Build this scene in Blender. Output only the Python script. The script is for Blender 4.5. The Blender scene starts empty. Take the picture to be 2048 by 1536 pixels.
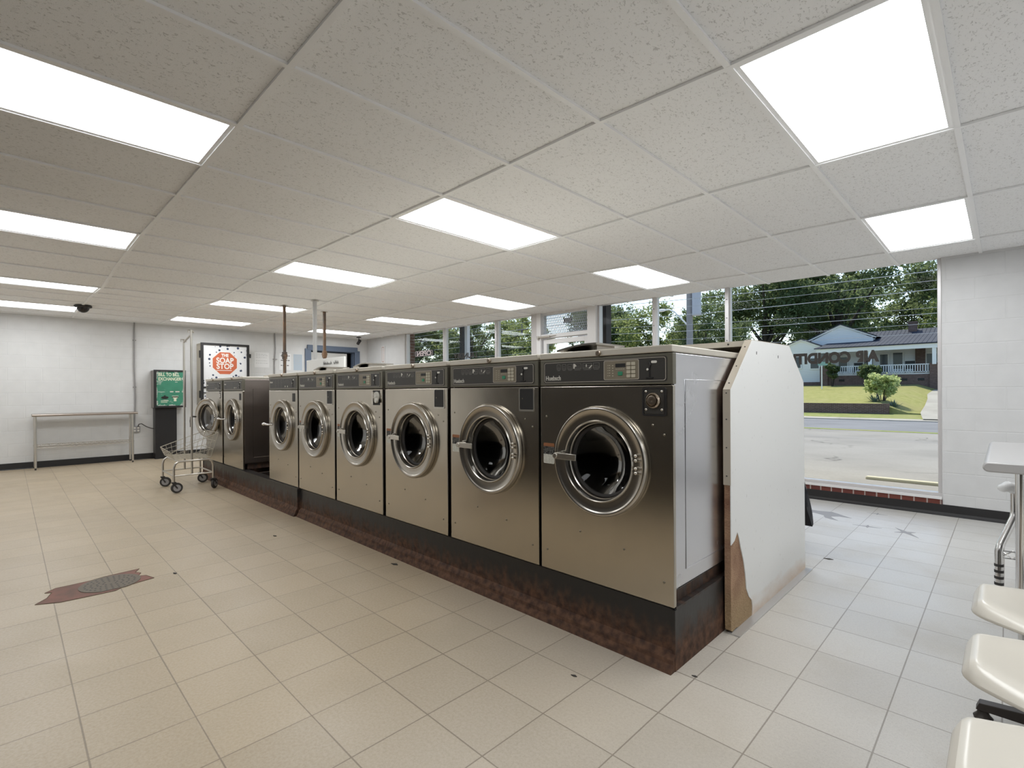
import bpy, bmesh, math, random
import numpy as np
from mathutils import Vector, Matrix
random.seed(7)
PI = math.pi
sc = bpy.context.scene
C = sc.collection

# ---------------------------------------------------------------- camera
YAW, ROLL, FPX, EYE = .7802, -.0056, 999.1, 1.2042
cam_d = bpy.data.cameras.new('camera')
cam = bpy.data.objects.new('camera', cam_d); C.objects.link(cam)
cam.matrix_world = Matrix.Translation((0, 0, EYE)) @ Matrix.Rotation(YAW, 4, 'Z') @ Matrix.Rotation(PI/2, 4, 'X') @ Matrix.Rotation(ROLL, 4, 'Z')
cam_d.sensor_width = 36; cam_d.lens = FPX/2048*36
cam_d.shift_y = (782.66-768)/2048
cam_d.clip_start = .02; cam_d.clip_end = 600
sc.camera = cam
# ---------------------------------------------------------------- view
sc.view_settings.view_transform = 'Standard'; sc.view_settings.look = 'None'
sc.view_settings.gamma = 1; sc.view_settings.use_curve_mapping = False
sc.view_settings.exposure = 0.0
# ---------------------------------------------------------------- sky and sun
w = bpy.data.worlds.new('sky'); sc.world = w; w.use_nodes = True
nt = w.node_tree; bg = nt.nodes['Background']
sky = nt.nodes.new('ShaderNodeTexSky'); sky.sky_type = 'NISHITA'; sky.sun_disc = False
sky.sun_elevation = math.radians(52); sky.sun_rotation = math.radians(-25); sky.air_density = 1.0; sky.dust_density = 1.5; sky.ozone_density = 2
nt.links.new(sky.outputs[0], bg.inputs[0]); bg.inputs[1].default_value = .27
sun_d = bpy.data.lights.new('sun', 'SUN'); sun_d.energy = 5.0; sun_d.color = (1, .93, .80); sun_d.angle = math.radians(.6)
sun = bpy.data.objects.new('sun', sun_d); C.objects.link(sun)
sun.rotation_euler = Vector((-.45, .55, 1.15)).to_track_quat('Z', 'Y').to_euler()
LAMP = 10.4           # luminance of the ceiling light diffusers

# ---------------------------------------------------------------- materials
def mat(name, col=(.5, .5, .5), rough=.5, metal=0, spec=.5, **k):
    m = bpy.data.materials.new(name); m.use_nodes = True
    b = m.node_tree.nodes['Principled BSDF']
    b.inputs['Base Color'].default_value = (*col, 1); b.inputs['Roughness'].default_value = rough
    b.inputs['Metallic'].default_value = metal; b.inputs['Specular IOR Level'].default_value = spec
    return m
class N:
    """small helper around a node tree"""
    def __init__(s, m): s.m = m; s.t = m.node_tree; s.b = s.t.nodes['Principled BSDF']; s.tc = s.t.nodes.new('ShaderNodeTexCoord')
    def new(s, t, **k):
        n = s.t.nodes.new('ShaderNode'+t)
        for a, v in k.items(): setattr(n, a, v)
        return n
    def link(s, a, b): s.t.links.new(a, b)
    def put(s, sock, v):
        if isinstance(v, bpy.types.NodeSocket): s.link(v, sock)
        else: sock.default_value = v
    def map(s, scale=(1, 1, 1), src='Object', loc=(0, 0, 0)):
        n = s.new('Mapping'); s.link(s.tc.outputs[src], n.inputs[0]); n.inputs['Scale'].default_value = scale; n.inputs['Location'].default_value = loc
        return n.outputs[0]
    def noise(s, scale, vec=None, detail=3, rough=.5, dist=0):
        n = s.new('TexNoise'); n.inputs['Scale'].default_value = scale; n.inputs['Detail'].default_value = detail; n.inputs['Roughness'].default_value = rough; n.inputs['Distortion'].default_value = dist
        s.link(vec if vec is not None else s.tc.outputs['Object'], n.inputs['Vector']); return n.outputs[0]
    def ramp(s, fac, stops):
        n = s.new('ValToRGB'); s.link(fac, n.inputs[0]); e = n.color_ramp.elements
        while len(e) < len(stops): e.new(.5)
        for i, (p, c) in enumerate(stops):
            e[i].position = p; e[i].color = (*c, 1) if len(c) == 3 else c
        return n.outputs[0]
    def rng(s, v, a, b, c=0, d=1):
        n = s.new('MapRange'); s.put(n.inputs[0], v)
        for i, x in enumerate((a, b, c, d)): n.inputs[i+1].default_value = x
        return n.outputs[0]
    def math(s, op, a, b=0, c=None):
        n = s.new('Math', operation=op); s.put(n.inputs[0], a); s.put(n.inputs[1], b)
        if c is not None: s.put(n.inputs[2], c)
        return n.outputs[0]
    def mix(s, f, a, b, mode='MIX'):
        n = s.new('Mix', data_type='RGBA', blend_type=mode); s.put(n.inputs[0], f)
        s.put(n.inputs[6], a if isinstance(a, bpy.types.NodeSocket) else (*a, 1)); s.put(n.inputs[7], b if isinstance(b, bpy.types.NodeSocket) else (*b, 1))
        return n.outputs[2]
    def xyz(s, src='Object'):
        n = s.new('SeparateXYZ'); s.link(s.tc.outputs[src], n.inputs[0]); return n.outputs
    def comb(s, x, y, z):
        n = s.new('CombineXYZ'); s.put(n.inputs[0], x); s.put(n.inputs[1], y); s.put(n.inputs[2], z); return n.outputs[0]
    def bump(s, h, strength=.3, dist=.01, normal=None):
        n = s.new('Bump'); n.inputs['Strength'].default_value = strength; n.inputs['Distance'].default_value = dist
        s.link(h, n.inputs['Height'])
        if normal is not None: s.link(normal, n.inputs['Normal'])
        s.link(n.outputs[0], s.b.inputs['Normal']); return n.outputs[0]
    def col(s, v): s.put(s.b.inputs['Base Color'], v)
    def rough(s, v): s.put(s.b.inputs['Roughness'], v)

def m_block_wall(name, col, axis):
    m = mat(name, col, .55, spec=.3); n = N(m); o = n.xyz()
    u = o[1] if axis == 'y' else o[0]
    v = n.comb(u, o[2], 0)
    br = n.new('TexBrick'); n.link(v, br.inputs['Vector']); br.inputs['Scale'].default_value = 1
    br.inputs['Brick Width'].default_value = .406; br.inputs['Row Height'].default_value = .203; br.inputs['Mortar Size'].default_value = .006; br.inputs['Mortar Smooth'].default_value = .7
    nz = n.noise(7, detail=5)
    n.col(n.mix(n.rng(nz, .3, .7), tuple(c*.965 for c in col), tuple(min(1, c*1.02) for c in col)))
    h = n.math('ADD', n.math('MULTIPLY', br.outputs['Fac'], -1.0), n.math('MULTIPLY', n.noise(120, detail=2), .12))
    n.bump(h, .32, .006)
    return m
M = {}
M['wall_far'] = m_block_wall('painted_block_far', (.70, .70, .695), 'y')
M['wall_bounce'] = m_block_wall('painted_block_bounce', (.88, .88, .875), 'x'); M['wall_win'] = m_block_wall('painted_block_front_shaded', (.63, .63, .63), 'x')  # front wall is the same paint, darkened in its colour to read dimmer
def m_floor():
    m = mat('vinyl_tile', (.5, .44, .36), .38, spec=.45); n = N(m); o = n.xyz(); T = .3048
    fx = n.math('DIVIDE', n.math('ADD', o[0], 1.5397), T); fy = n.math('DIVIDE', n.math('SUBTRACT', o[1], 1.4031), T)
    def edge(f):
        r = n.math('FRACT', n.math('ADD', f, 100.0)); return n.math('SUBTRACT', .5, n.math('ABSOLUTE', n.math('SUBTRACT', r, .5)))
    e = n.math('MINIMUM', edge(fx), edge(fy))
    wob = n.math('MULTIPLY', n.noise(1.3, detail=2), .011)
    line = n.rng(n.math('SUBTRACT', e, wob), .0005, .0045, 1, 0)
    cell = n.comb(n.math('FLOOR', fx), n.math('FLOOR', fy), 0)
    wn = n.new('TexWhiteNoise', noise_dimensions='3D'); n.link(cell, wn.inputs['Vector'])
    zone = n.rng(n.math('ADD', n.math('ADD', n.math('MULTIPLY', o[0], .75), n.math('MULTIPLY', o[1], .42)), n.math('MULTIPLY', n.noise(.9, detail=3), .8)), -.7, 1.7)
    base = n.mix(zone, (.415, .33, .222), (.52, .515, .50))
    tint = n.rng(wn.outputs['Value'], 0, 1, .94, 1.05)
    base = n.mix(1, base, n.comb(tint, tint, tint), 'MULTIPLY')
    sp = n.noise(210, detail=2, rough=.7); base = n.mix(n.rng(sp, .54, .70, 0, .38), base, (.25, .2, .15))
    sp2 = n.noise(90, detail=3); base = n.mix(n.rng(sp2, .35, .68, .14, 0), base, (.75, .7, .62))
    dirt = n.noise(2.2, detail=5, rough=.6); base = n.mix(n.rng(dirt, .5, .8, 0, .28), base, (.33, .28, .2))
    base = n.mix(n.math('MULTIPLY', line, .62), base, (.13, .10, .07))
    n.col(base); n.rough(n.rng(dirt, .3, .8, .32, .5))
    n.bump(n.math('MULTIPLY', line, -1.0), .25, .002)
    return m
M['floor'] = m_floor()
def m_ceiling():
    m = mat('fissured_tile', (.9, .9, .9), .9, spec=.1); n = N(m)
    v = n.map((1, .6, 1)); f1 = n.noise(95, v, detail=2, rough=.55, dist=1.2); f2 = n.noise(420, detail=1)
    h = n.rng(f1, .60, .65, 0, 1)
    n.col(n.mix(n.math('MULTIPLY', h, .5), (.94, .94, .94), (.45, .44, .43)))
    n.bump(n.math('ADD', n.math('MULTIPLY', h, -1), n.math('MULTIPLY', f2, .5)), .45, .004)
    return m
M['ceiling'] = m_ceiling()
M['white_metal'] = mat('white_enamel', (.93, .93, .93), .4)
def m_steel(name, col, rough, scale=(260, 260, 6), wav=.12):
    m = mat(name, col, rough, 1); n = N(m)
    br = n.noise(1, n.map(scale), detail=2); lo = n.noise(3.2, detail=2)
    n.rough(n.rng(n.math('ADD', n.math('MULTIPLY', br, .12), lo), .4, .85, rough-.02, rough+.04))
    n.bump(lo, wav, .012)
    sm = n.noise(1.7, detail=5, rough=.65); n.col(n.mix(n.rng(sm, .45, .75, 0, .45), col, tuple(c*.72 for c in col)))
    return m
M['steel'] = m_steel('brushed_stainless', (.50, .46, .395), .22)
M['steel_side'] = m_steel('side_stainless', (.72, .72, .74), .26, wav=.2)
M['steel_brown'] = m_steel('old_side_steel', (.30, .26, .235), .34)
M['chrome'] = mat('chrome', (.72, .71, .70), .16, 1)
M['worn_chrome'] = m_steel('worn_chrome', (.60, .57, .52), .3, (90, 90, 90))
M['ring'] = mat('door_ring_steel', (.47, .44, .395), .24, 1)
M['lid'] = m_steel('lid_steel', (.60, .56, .485), .42); M['lid'].node_tree.nodes['Principled BSDF'].inputs['Metallic'].default_value = .45
M['black'] = mat('black', (.012, .011, .011), .5)
M['dark'] = mat('dark_plate', (.040, .037, .033), .42)
M['panel_frame'] = mat('panel_frame_paint', (.17, .16, .125), .4, .6)
M['line'] = mat('panel_line', (.42, .38, .32), .5)
M['keypad'] = mat('keypad_beige', (.21, .18, .13), .45)
M['button'] = mat('button_cream', (.50, .46, .36), .5)
M['green'] = mat('green_button', (.03, .24, .13), .5)
M['print'] = mat('white_print', (.62, .60, .54), .5)
M['print_dim'] = mat('dim_print', (.21, .20, .18), .5)
M['rubber'] = mat('rubber', (.035, .032, .03), .6)
M['drum'] = m_steel('drum_steel', (.16, .155, .15), .35, (40, 40, 40))
M['screw'] = mat('screw', (.30, .27, .22), .35, 1)
M['bolt'] = mat('bolt', (.75, .72, .66), .25, 1)
M['brass'] = mat('old_brass', (.40, .33, .26), .3, 1)
M['plaster'] = mat('white_plastic', (.72, .70, .64), .5)
def m_glass(name, tint, gl=.09, rough=.02):
    m = bpy.data.materials.new(name); m.use_nodes = True; t = m.node_tree; t.nodes.clear()
    out = t.nodes.new('ShaderNodeOutputMaterial'); mx = t.nodes.new('ShaderNodeMixShader')
    tr = t.nodes.new('ShaderNodeBsdfTransparent'); tr.inputs[0].default_value = (*tint, 1)
    g = t.nodes.new('ShaderNodeBsdfGlossy'); g.inputs['Roughness'].default_value = rough
    fr = t.nodes.new('ShaderNodeFresnel'); fr.inputs[0].default_value = 1.45
    mu = t.nodes.new('ShaderNodeMath'); mu.operation = 'MULTIPLY'; mu.inputs[1].default_value = gl/.04
    t.links.new(fr.outputs[0], mu.inputs[0]); t.links.new(mu.outputs[0], mx.inputs[0]); t.links.new(tr.outputs[0], mx.inputs[1]); t.links.new(g.outputs[0], mx.inputs[2]); t.links.new(mx.outputs[0], out.inputs[0])
    return m
M['pane'] = m_glass('window_glass', (.95, .975, .97), .002)
M['door_glass'] = m_glass('washer_door_glass', (.30, .30, .31), .012)
def m_rust(name, zlo, zhi, black=(.028, .026, .025)):
    m = mat(name, black, .55, .3); n = N(m); o = n.xyz()
    st = n.noise(14, n.map((1, 1, .35)), detail=6, rough=.65)
    z = n.rng(o[2], zlo, zhi, 1, 0)
    f = n.rng(n.math('ADD', n.math('MULTIPLY', z, .75), n.math('MULTIPLY', st, .7)), .62, .95)
    rc = n.mix(n.rng(n.noise(30, detail=4), .35, .7), (.055, .028, .018), (.155, .078, .045))
    n.col(n.mix(f, black, rc)); n.rough(n.rng(f, 0, 1, .38, .8)); n.bump(st, .4, .004)
    return m
M['rust'] = m_rust('rusted_channel', .02, .30)
M['rust_top'] = m_rust('rusted_top', -.6, 1.0)
def m_brick(name, axis, c1, c2, mortar, bw=.21, rh=.07, ms=.008, rot=False):
    m = mat(name, c1, .85, spec=.2); n = N(m); o = n.xyz(); u = o[1] if axis == 'y' else o[0]
    br = n.new('TexBrick'); n.link(n.comb(u, o[2], 0), br.inputs[0]); br.inputs['Scale'].default_value = 1
    br.inputs['Color1'].default_value = (*c1, 1); br.inputs['Color2'].default_value = (*c2, 1); br.inputs['Mortar'].default_value = (*mortar, 1)
    br.inputs['Brick Width'].default_value = bw; br.inputs['Row Height'].default_value = rh; br.inputs['Mortar Size'].default_value = ms
    n.col(n.mix(n.rng(n.noise(9, detail=5), .35, .75, 0, .4), br.outputs[0], tuple(c*.6 for c in c1))); return m
M['sill_brick'] = m_brick('rowlock_brick', 'x', (.17, .055, .042), (.13, .045, .04), (.42, .36, .33), .1, 1.0, .006)
M['brick_x'] = m_brick('house_brick', 'x', (.13, .075, .06), (.19, .11, .09), (.26, .23, .21))
M['brick_y'] = m_brick('pier_brick', 'y', (.13, .075, .06), (.18, .1, .08), (.26, .23, .21))
M['base_black'] = mat('black_vinyl_base', (.014, .013, .014), .42)
M['frame'] = mat('aluminium_frame', (.62, .60, .60), .38, .4)
M['frame_w'] = mat('white_frame', (.74, .73, .73), .4)
M['emit'] = None
def m_emit(name, col, s):
    m = bpy.data.materials.new(name); m.use_nodes = True; t = m.node_tree; b = t.nodes['Principled BSDF']
    b.inputs['Base Color'].default_value = (.8, .8, .78, 1); b.inputs['Emission Color'].default_value = (*col, 1); b.inputs['Emission Strength'].default_value = s
    return m
M['emit'] = m_emit('lit_diffuser', (.945, .975, 1.0), LAMP)

# ---------------------------------------------------------------- mesh helpers
class B:
    def __init__(s): s.bm = bmesh.new()
    def box(s, x0, x1, y0, y1, z0, z1):
        v = [s.bm.verts.new((x, y, z)) for x in (x0, x1) for y in (y0, y1) for z in (z0, z1)]
        for f in ((0, 1, 3, 2), (4, 6, 7, 5), (0, 4, 5, 1), (2, 3, 7, 6), (0, 2, 6, 4), (1, 5, 7, 3)): s.bm.faces.new([v[i] for i in f])
        return s
    def tube(s, pts, r, seg=12, cap=True, closed=False):
        P = [Vector(p) for p in pts]; rings = []; up0 = None
        rs = r if isinstance(r, (list, tuple)) else [r]*len(P)
        for i, p in enumerate(P):
            a = P[i-1] if (i > 0 or closed) else p; b = P[(i+1) % len(P)] if (i < len(P)-1 or closed) else p
            t = (b-a).normalized()
            if up0 is None: up0 = Vector((0, 0, 1)) if abs(t.z) < .9 else Vector((1, 0, 0))
            n1 = t.cross(up0)
            if n1.length < 1e-4: n1 = t.cross(Vector((0, 1, 0)))
            n1.normalize(); n2 = t.cross(n1).normalized(); up0 = -n2 if n1.dot(t.cross(up0)) < 0 else up0
            rings.append([s.bm.verts.new(p+(n1*math.cos(2*PI*k/seg)+n2*math.sin(2*PI*k/seg))*rs[i]) for k in range(seg)])
        m = len(rings)
        for i in range(m if closed else m-1):
            a, b = rings[i], rings[(i+1) % m]
            for k in range(seg): s.bm.faces.new((a[k], a[(k+1) % seg], b[(k+1) % seg], b[k]))
        if cap and not closed:
            s.bm.faces.new(rings[0]); s.bm.faces.new(rings[-1][::-1])
        return s
    def lathe(s, prof, c=(0, 0, 0), axis='y', seg=64, close=False):
        rings = []
        for r, h in prof:
            ring = []
            for k in range(seg):
                a = 2*PI*k/seg; u, v = r*math.cos(a), r*math.sin(a)
                p = (c[0]+u, c[1]+h, c[2]+v) if axis == 'y' else ((c[0]+u, c[1]+v, c[2]+h) if axis == 'z' else (c[0]+h, c[1]+u, c[2]+v))
                ring.append(s.bm.verts.new(p))
            rings.append(ring)
        n = len(rings)
        for i in range(n if close else n-1):
            a, b = rings[i], rings[(i+1) % n]
            for k in range(seg): s.bm.faces.new((a[k], a[(k+1) % seg], b[(k+1) % seg], b[k]))
        s.rings = rings
        return s
    def disc(s, c, r, axis='y', h=0, seg=48):
        s.lathe([(r, h)], c, axis, seg); s.bm.faces.new(s.rings[0]); return s
    def cyl(s, c, r, h0, h1, axis='y', seg=24):
        s.lathe([(r, h0), (r, h1)], c, axis, seg); s.bm.faces.new(s.rings[0]); s.bm.faces.new(s.rings[1][::-1]); return s
    def prism(s, pts, axis, h0, h1):
        def P(p, h): return {'x': (h, p[0], p[1]), 'y': (p[0], h, p[1]), 'z': (p[0], p[1], h)}[axis]
        a = [s.bm.verts.new(P(p, h0)) for p in pts]; b = [s.bm.verts.new(P(p, h1)) for p in pts]
        s.bm.faces.new(a); s.bm.faces.new(b[::-1]); k = len(pts)
        for i in range(k): s.bm.faces.new((a[i], a[(i+1) % k], b[(i+1) % k], b[i]))
        return s
    def ball(s, c, r, sc3=(1, 1, 1), sub=2):
        bmesh.ops.create_icosphere(s.bm, subdivisions=sub, radius=r, matrix=Matrix.Translation(c) @ Matrix.Diagonal((*sc3, 1))); return s
    def quad(s, a, b, c, d): s.bm.faces.new([s.bm.verts.new(p) for p in (a, b, c, d)]); return s

def obj(name, b, m, parent=None, loc=None, smooth=True, bevel=0, **tags):
    me = bpy.data.meshes.new(name); bmesh.ops.recalc_face_normals(b.bm, faces=b.bm.faces); b.bm.to_mesh(me); b.bm.free()
    if m is not None: me.materials.append(m)
    if smooth:
        me.polygons.foreach_set('use_smooth', [True]*len(me.polygons)); me.set_sharp_from_angle(angle=math.radians(35))
    o = bpy.data.objects.new(name, me); C.objects.link(o)
    if parent is not None: o.parent = parent
    if loc is not None: o.location = loc
    if bevel:
        md = o.modifiers.new('bevel', 'BEVEL'); md.width = bevel; md.segments = 2; md.limit_method = 'ANGLE'; md.angle_limit = math.radians(40)
    for k, v in tags.items(): o[k] = v
    return o
def _index(b): b.bm.verts.index_update(); return b
def islands(name, b, m, parent=None, **k):
    """one object for every separate piece in the builder"""
    bm = b.bm; bm.verts.index_update(); bm.verts.ensure_lookup_table(); seen = set(); out = []
    for v in list(bm.verts):
        if v.index in seen: continue
        st, comp = [v], []; seen.add(v.index)
        while st:
            q = st.pop(); comp.append(q)
            for e in q.link_edges:
                r = e.other_vert(q)
                if r.index not in seen: seen.add(r.index); st.append(r)
        nb = B(); mp = {q: nb.bm.verts.new(q.co) for q in comp}
        for f in {f for q in comp for f in q.link_faces}: nb.bm.faces.new([mp[q] for q in f.verts])
        out.append(obj(name, nb, m, parent, **k))
    bm.free(); return out
def thing(name, label, cat, loc=(0, 0, 0), rz=0, group=None):
    o = bpy.data.objects.new(name, None); C.objects.link(o); o.location = loc; o.rotation_euler = (0, 0, rz)
    o.empty_display_size = .1; o['label'] = label; o['category'] = cat
    if group: o['group'] = group
    return o
def tag(o, label, cat, group=None):
    o['label'] = label; o['category'] = cat
    if group: o['group'] = group
    return o
def struct(name, b, m, **k):
    o = obj(name, b, m, **k); o['kind'] = 'structure'; return o
def kids(o): return [c for c in bpy.data.objects if c.parent == o]
def dup(root, loc, label, rz=None, group=None):
    r = root.copy(); C.objects.link(r); r.location = loc; r['label'] = label
    if rz is not None: r.rotation_euler = (0, 0, rz)
    if group: r['group'] = group
    for ch in kids(root):
        c = ch.copy(); C.objects.link(c); c.parent = r
        for g in kids(ch):
            d = g.copy(); C.objects.link(d); d.parent = c
    return r
def text(name, s, size, m, parent=None, loc=(0, 0, 0), rot=(PI/2, 0, 0), ext=.0008, bold=0, sx=1, align='LEFT', shear=0, space=1):
    cu = bpy.data.curves.new(name, 'FONT'); cu.body = s; cu.size = size; cu.extrude = ext; cu.offset = bold; cu.align_x = align; cu.shear = shear; cu.space_character = space
    t = bpy.data.objects.new('tmp', cu); C.objects.link(t)
    bpy.context.view_layer.update()
    me = bpy.data.meshes.new_from_object(t.evaluated_get(bpy.context.evaluated_depsgraph_get()))
    bpy.data.objects.remove(t); bpy.data.curves.remove(cu)
    me.transform(Matrix.LocRotScale(Vector(loc), Matrix.Rotation(0, 3, 'X').to_quaternion(), None) @ (Matrix.Rotation(rot[2], 4, 'Z') @ Matrix.Rotation(rot[1], 4, 'Y') @ Matrix.Rotation(rot[0], 4, 'X')) @ Matrix.Diagonal((sx, 1, 1, 1)))
    me.materials.clear(); me.materials.append(m); me.name = name
    o = bpy.data.objects.new(name, me); C.objects.link(o)
    if parent is not None: o.parent = parent
    return o
def rrect(x0, x1, z0, z1, r, n=5):
    pts = []
    for cx, cz, a0 in ((x1-r, z1-r, 0), (x0+r, z1-r, PI/2), (x0+r, z0+r, PI), (x1-r, z0+r, 1.5*PI)):
        for i in range(n+1):
            a = a0+PI/2*i/n; pts.append((cx+r*math.cos(a), cz+r*math.sin(a)))
    return pts
def ring_strip(b, outer, inner, y0, y1):
    n = len(outer); V = lambda p, y: b.bm.verts.new((p[0], y, p[1]))
    of = [V(p, y0) for p in outer]; inf = [V(p, y0) for p in inner]; ob = [V(p, y1) for p in outer]; ib = [V(p, y1) for p in inner]
    for i in range(n):
        j = (i+1) % n
        b.bm.faces.new((of[i], of[j], inf[j], inf[i])); b.bm.faces.new((ob[i], ib[i], ib[j], ob[j]))
        b.bm.faces.new((of[i], ob[i], ob[j], of[j])); b.bm.faces.new((inf[i], inf[j], ib[j], ib[i]))
# ================================================================ ROOM
XL, XR, YB, YF = -11.25, 3.2, -1.35, 6.27
GX = lambda i: -.772-.6096*i
GY = lambda j: .783+1.2192*j
CT = {0: {2: 2.476, 3: 2.476, 4: 2.477, 5: 2.483, 6: 2.49, 7: 2.504, 8: 2.496, 9: 2.494, 10: 2.459, 11: 2.43, 12: 2.459, 13: 2.491, 14: 2.491, 15: 2.505, 17: 2.49},
      1: {0: 2.47, 1: 2.486, 2: 2.479, 3: 2.475, 4: 2.482, 5: 2.489, 6: 2.495, 7: 2.508, 8: 2.505, 9: 2.508, 10: 2.473, 11: 2.442, 12: 2.463, 13: 2.485, 14: 2.49, 15: 2.495, 17: 2.49},
      2: {-1: 2.456, 0: 2.466, 1: 2.48, 2: 2.471, 3: 2.47, 4: 2.475, 5: 2.492, 6: 2.498, 7: 2.507, 8: 2.504, 9: 2.511, 10: 2.483, 11: 2.455, 12: 2.47, 13: 2.487, 17: 2.49},
      3: {-1: 2.458, 0: 2.46, 1: 2.466, 2: 2.458, 3: 2.458, 4: 2.48, 5: 2.494, 6: 2.491, 7: 2.502, 8: 2.491, 9: 2.496, 10: 2.483, 11: 2.47, 12: 2.478, 17: 2.49},
      4: {-1: 2.442, 0: 2.445, 1: 2.448, 2: 2.452, 3: 2.467, 4: 2.47, 5: 2.485, 6: 2.485, 7: 2.488, 17: 2.495}}
CT[-1] = CT[0]; CT[-2] = CT[0]; CT[5] = {k: v+.004 for k, v in CT[4].items()}
def zc(x, y):
    i = (-.772-x)/.6096; j = max(-1.9, min(4.999, (y-.783)/1.2192)); j0 = math.floor(j)
    def row(t):
        k = sorted(t); v = [t[a] for a in k]; return float(np.interp(i, k, v))
    a, b = row(CT[j0]), row(CT[j0+1]); return a+(b-a)*(j-j0)
b = B(); b.box(XL-.2, XR+.2, YB-.2, YF+.02, -.12, 0); floor = struct('floor', b, M['floor'], smooth=False)
xs = [XR]+[GX(i) for i in range(-6, 18)]+[XL-.05]
ys = [YB]+[GY(j) for j in range(-1, 5)]+[YF+.08]
LIGHTS = [(GX(i), GY(j)) for i in (-5, -1, 3, 7, 11, 15) for j in (-1, 1, 3)]
b = B(); g = B()
for a in range(len(xs)-1):
    for c in range(len(ys)-1):
        x0, x1, y0, y1 = xs[a], xs[a+1], ys[c], ys[c+1]
        if any(abs(x0-lx) < .01 and abs(y0-ly) < .01 for lx, ly in LIGHTS): continue
        n = 4; V = {}
        for p in range(n+1):
            for q in range(n+1):
                x = x0+(x1-x0)*p/n; y = y0+(y1-y0)*q/n
                V[p, q] = b.bm.verts.new((x, y, (1-p/n)*((1-q/n)*zc(x0, y0)+q/n*zc(x0, y1))+p/n*((1-q/n)*zc(x1, y0)+q/n*zc(x1, y1))+.013))
        for p in range(n):
            for q in range(n): b.bm.faces.new((V[p, q], V[p+1, q], V[p+1, q+1], V[p, q+1]))
struct('ceiling', b, M['ceiling'], smooth=False)
def bar(g, p, q, wd, th):
    p, q = Vector(p), Vector(q); t = (q-p).normalized(); s = Vector((-t.y, t.x, 0)).normalized()*wd/2
    v = [g.bm.verts.new(o+d) for o in (p, q) for d in (-s, s, s+Vector((0, 0, th)), -s+Vector((0, 0, th)))]
    for f in ((0, 1, 2, 3), (4, 7, 6, 5), (0, 4, 5, 1), (1, 5, 6, 2), (2, 6, 7, 3), (3, 7, 4, 0)): g.bm.faces.new([v[i] for i in f])
for y in ys[1:-1]:
    for a in range(len(xs)-1): bar(g, (xs[a], y, zc(xs[a], y)), (xs[a+1], y, zc(xs[a+1], y)), .025, .012)
for x in xs[1:-1]:
    for c in range(len(ys)-1): bar(g, (x, ys[c], zc(x, ys[c])+.0005), (x, ys[c+1], zc(x, ys[c+1])+.0005), .025, .012)
for c in range(len(ys)-1):
    bar(g, (XL+.012, ys[c], zc(XL, ys[c])), (XL+.012, ys[c+1], zc(XL, ys[c+1])), .024, .012)
struct('trim_1', g, M['white_metal'], smooth=False)
# luminous troffers
cols = {15: 'first from the far wall', 11: 'second from the far wall', 7: 'third from the far wall', 3: 'fourth from the far wall', -1: 'fifth from the far wall', -5: 'sixth from the far wall'}
rows = {-1: 'left row by the dryers', 1: 'middle row over the washers', 3: 'row by the storefront windows'}
for i in (-5, -1, 3, 7, 11, 15):
    for j in (-1, 1, 3):
        x0, y0 = GX(i), GY(j); x1, y1 = x0-.6096, y0+1.2192
        L = thing('ceiling_light', f'lit troffer light in the {rows[j]}, {cols[i]}', 'ceiling light', ((x0+x1)/2, (y0+y1)/2, zc((x0+x1)/2, (y0+y1)/2)), group='lay-in troffer ceiling lights')
        o3 = Vector(L.location)
        def P(s, t, dz): 
            z = (1-s)*((1-t)*zc(x0, y0)+t*zc(x0, y1))+s*((1-t)*zc(x1, y0)+t*zc(x1, y1))
            return Vector((x0+(x1-x0)*s, y0+(y1-y0)*t, z+dz))-o3
        f = B(); e = .032/.6096; h = .032/1.2192
        O = [P(0, 0, .006), P(1, 0, .006), P(1, 1, .006), P(0, 1, .006)]; I = [P(e, h, .006), P(1-e, h, .006), P(1-e, 1-h, .006), P(e, 1-h, .006)]
        U = [p+Vector((0, 0, .012)) for p in I]
        vo = [f.bm.verts.new(p) for p in O]; vi = [f.bm.verts.new(p) for p in I]; vu = [f.bm.verts.new(p) for p in U]
        for k in range(4):
            q = (k+1) % 4; f.bm.faces.new((vo[k], vo[q], vi[q], vi[k])); f.bm.faces.new((vi[k], vi[q], vu[q], vu[k]))
        obj('frame', f, M['white_metal'], L, smooth=False)
        f = B(); f.quad(*[p+Vector((0, 0, .011)) for p in I]); obj('diffuser', f, M['emit'], L, smooth=False)
# walls
b = B(); b.box(XL-.15, XL, YB-.15, 4.80, 0, 2.9); b.box(XL-.15, XL, 5.985, YF+.2, 0, 2.9); b.box(XL-.15, XL, 4.80, 5.985, 2.21, 2.9)
struct('wall_far', b, M['wall_far'], smooth=False)
b = B(); b.box(XL, XR+.15, YB-.15, YB, 0, 2.9); struct('wall_back', b, M['wall_bounce'], smooth=False)  # unseen walls here and at right, whitened to bounce light onto the ceiling
b = B(); b.box(XR, XR+.15, YB-.15, YF+.2, 0, 2.9); struct('wall_right', b, M['wall_bounce'], smooth=False)
b = B(); b.box(XL, -9.58, YF, YF+.2, 0, 2.9); b.box(-.44, XR, YF, YF+.2, 0, 2.9); b.box(-9.58, -.44, YF, YF+.2, 2.52, 2.9); b.box(-9.58, -.44, YF+.03, YF+.2, -.1, .15)
struct('wall_front', b, M['wall_win'], smooth=False, bevel=.012)
b = B(); b.box(-9.58, -5.62, YF-.004, YF+.03, .10, .15); b.box(-4.4, -.44, YF-.004, YF+.03, .10, .15); struct('trim_2', b, M['sill_brick'], smooth=False)
b = B(); b.box(-9.58, -5.62, YF-.012, YF+.10, .15, .172); b.box(-4.4, -.44, YF-.012, YF+.10, .15, .172); struct('trim_3', b, M['frame_w'], smooth=False)
def baseb(name, pts):
    b = B(); b.prism(*pts); return struct(name, b, M['base_black'], smooth=False)
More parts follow.
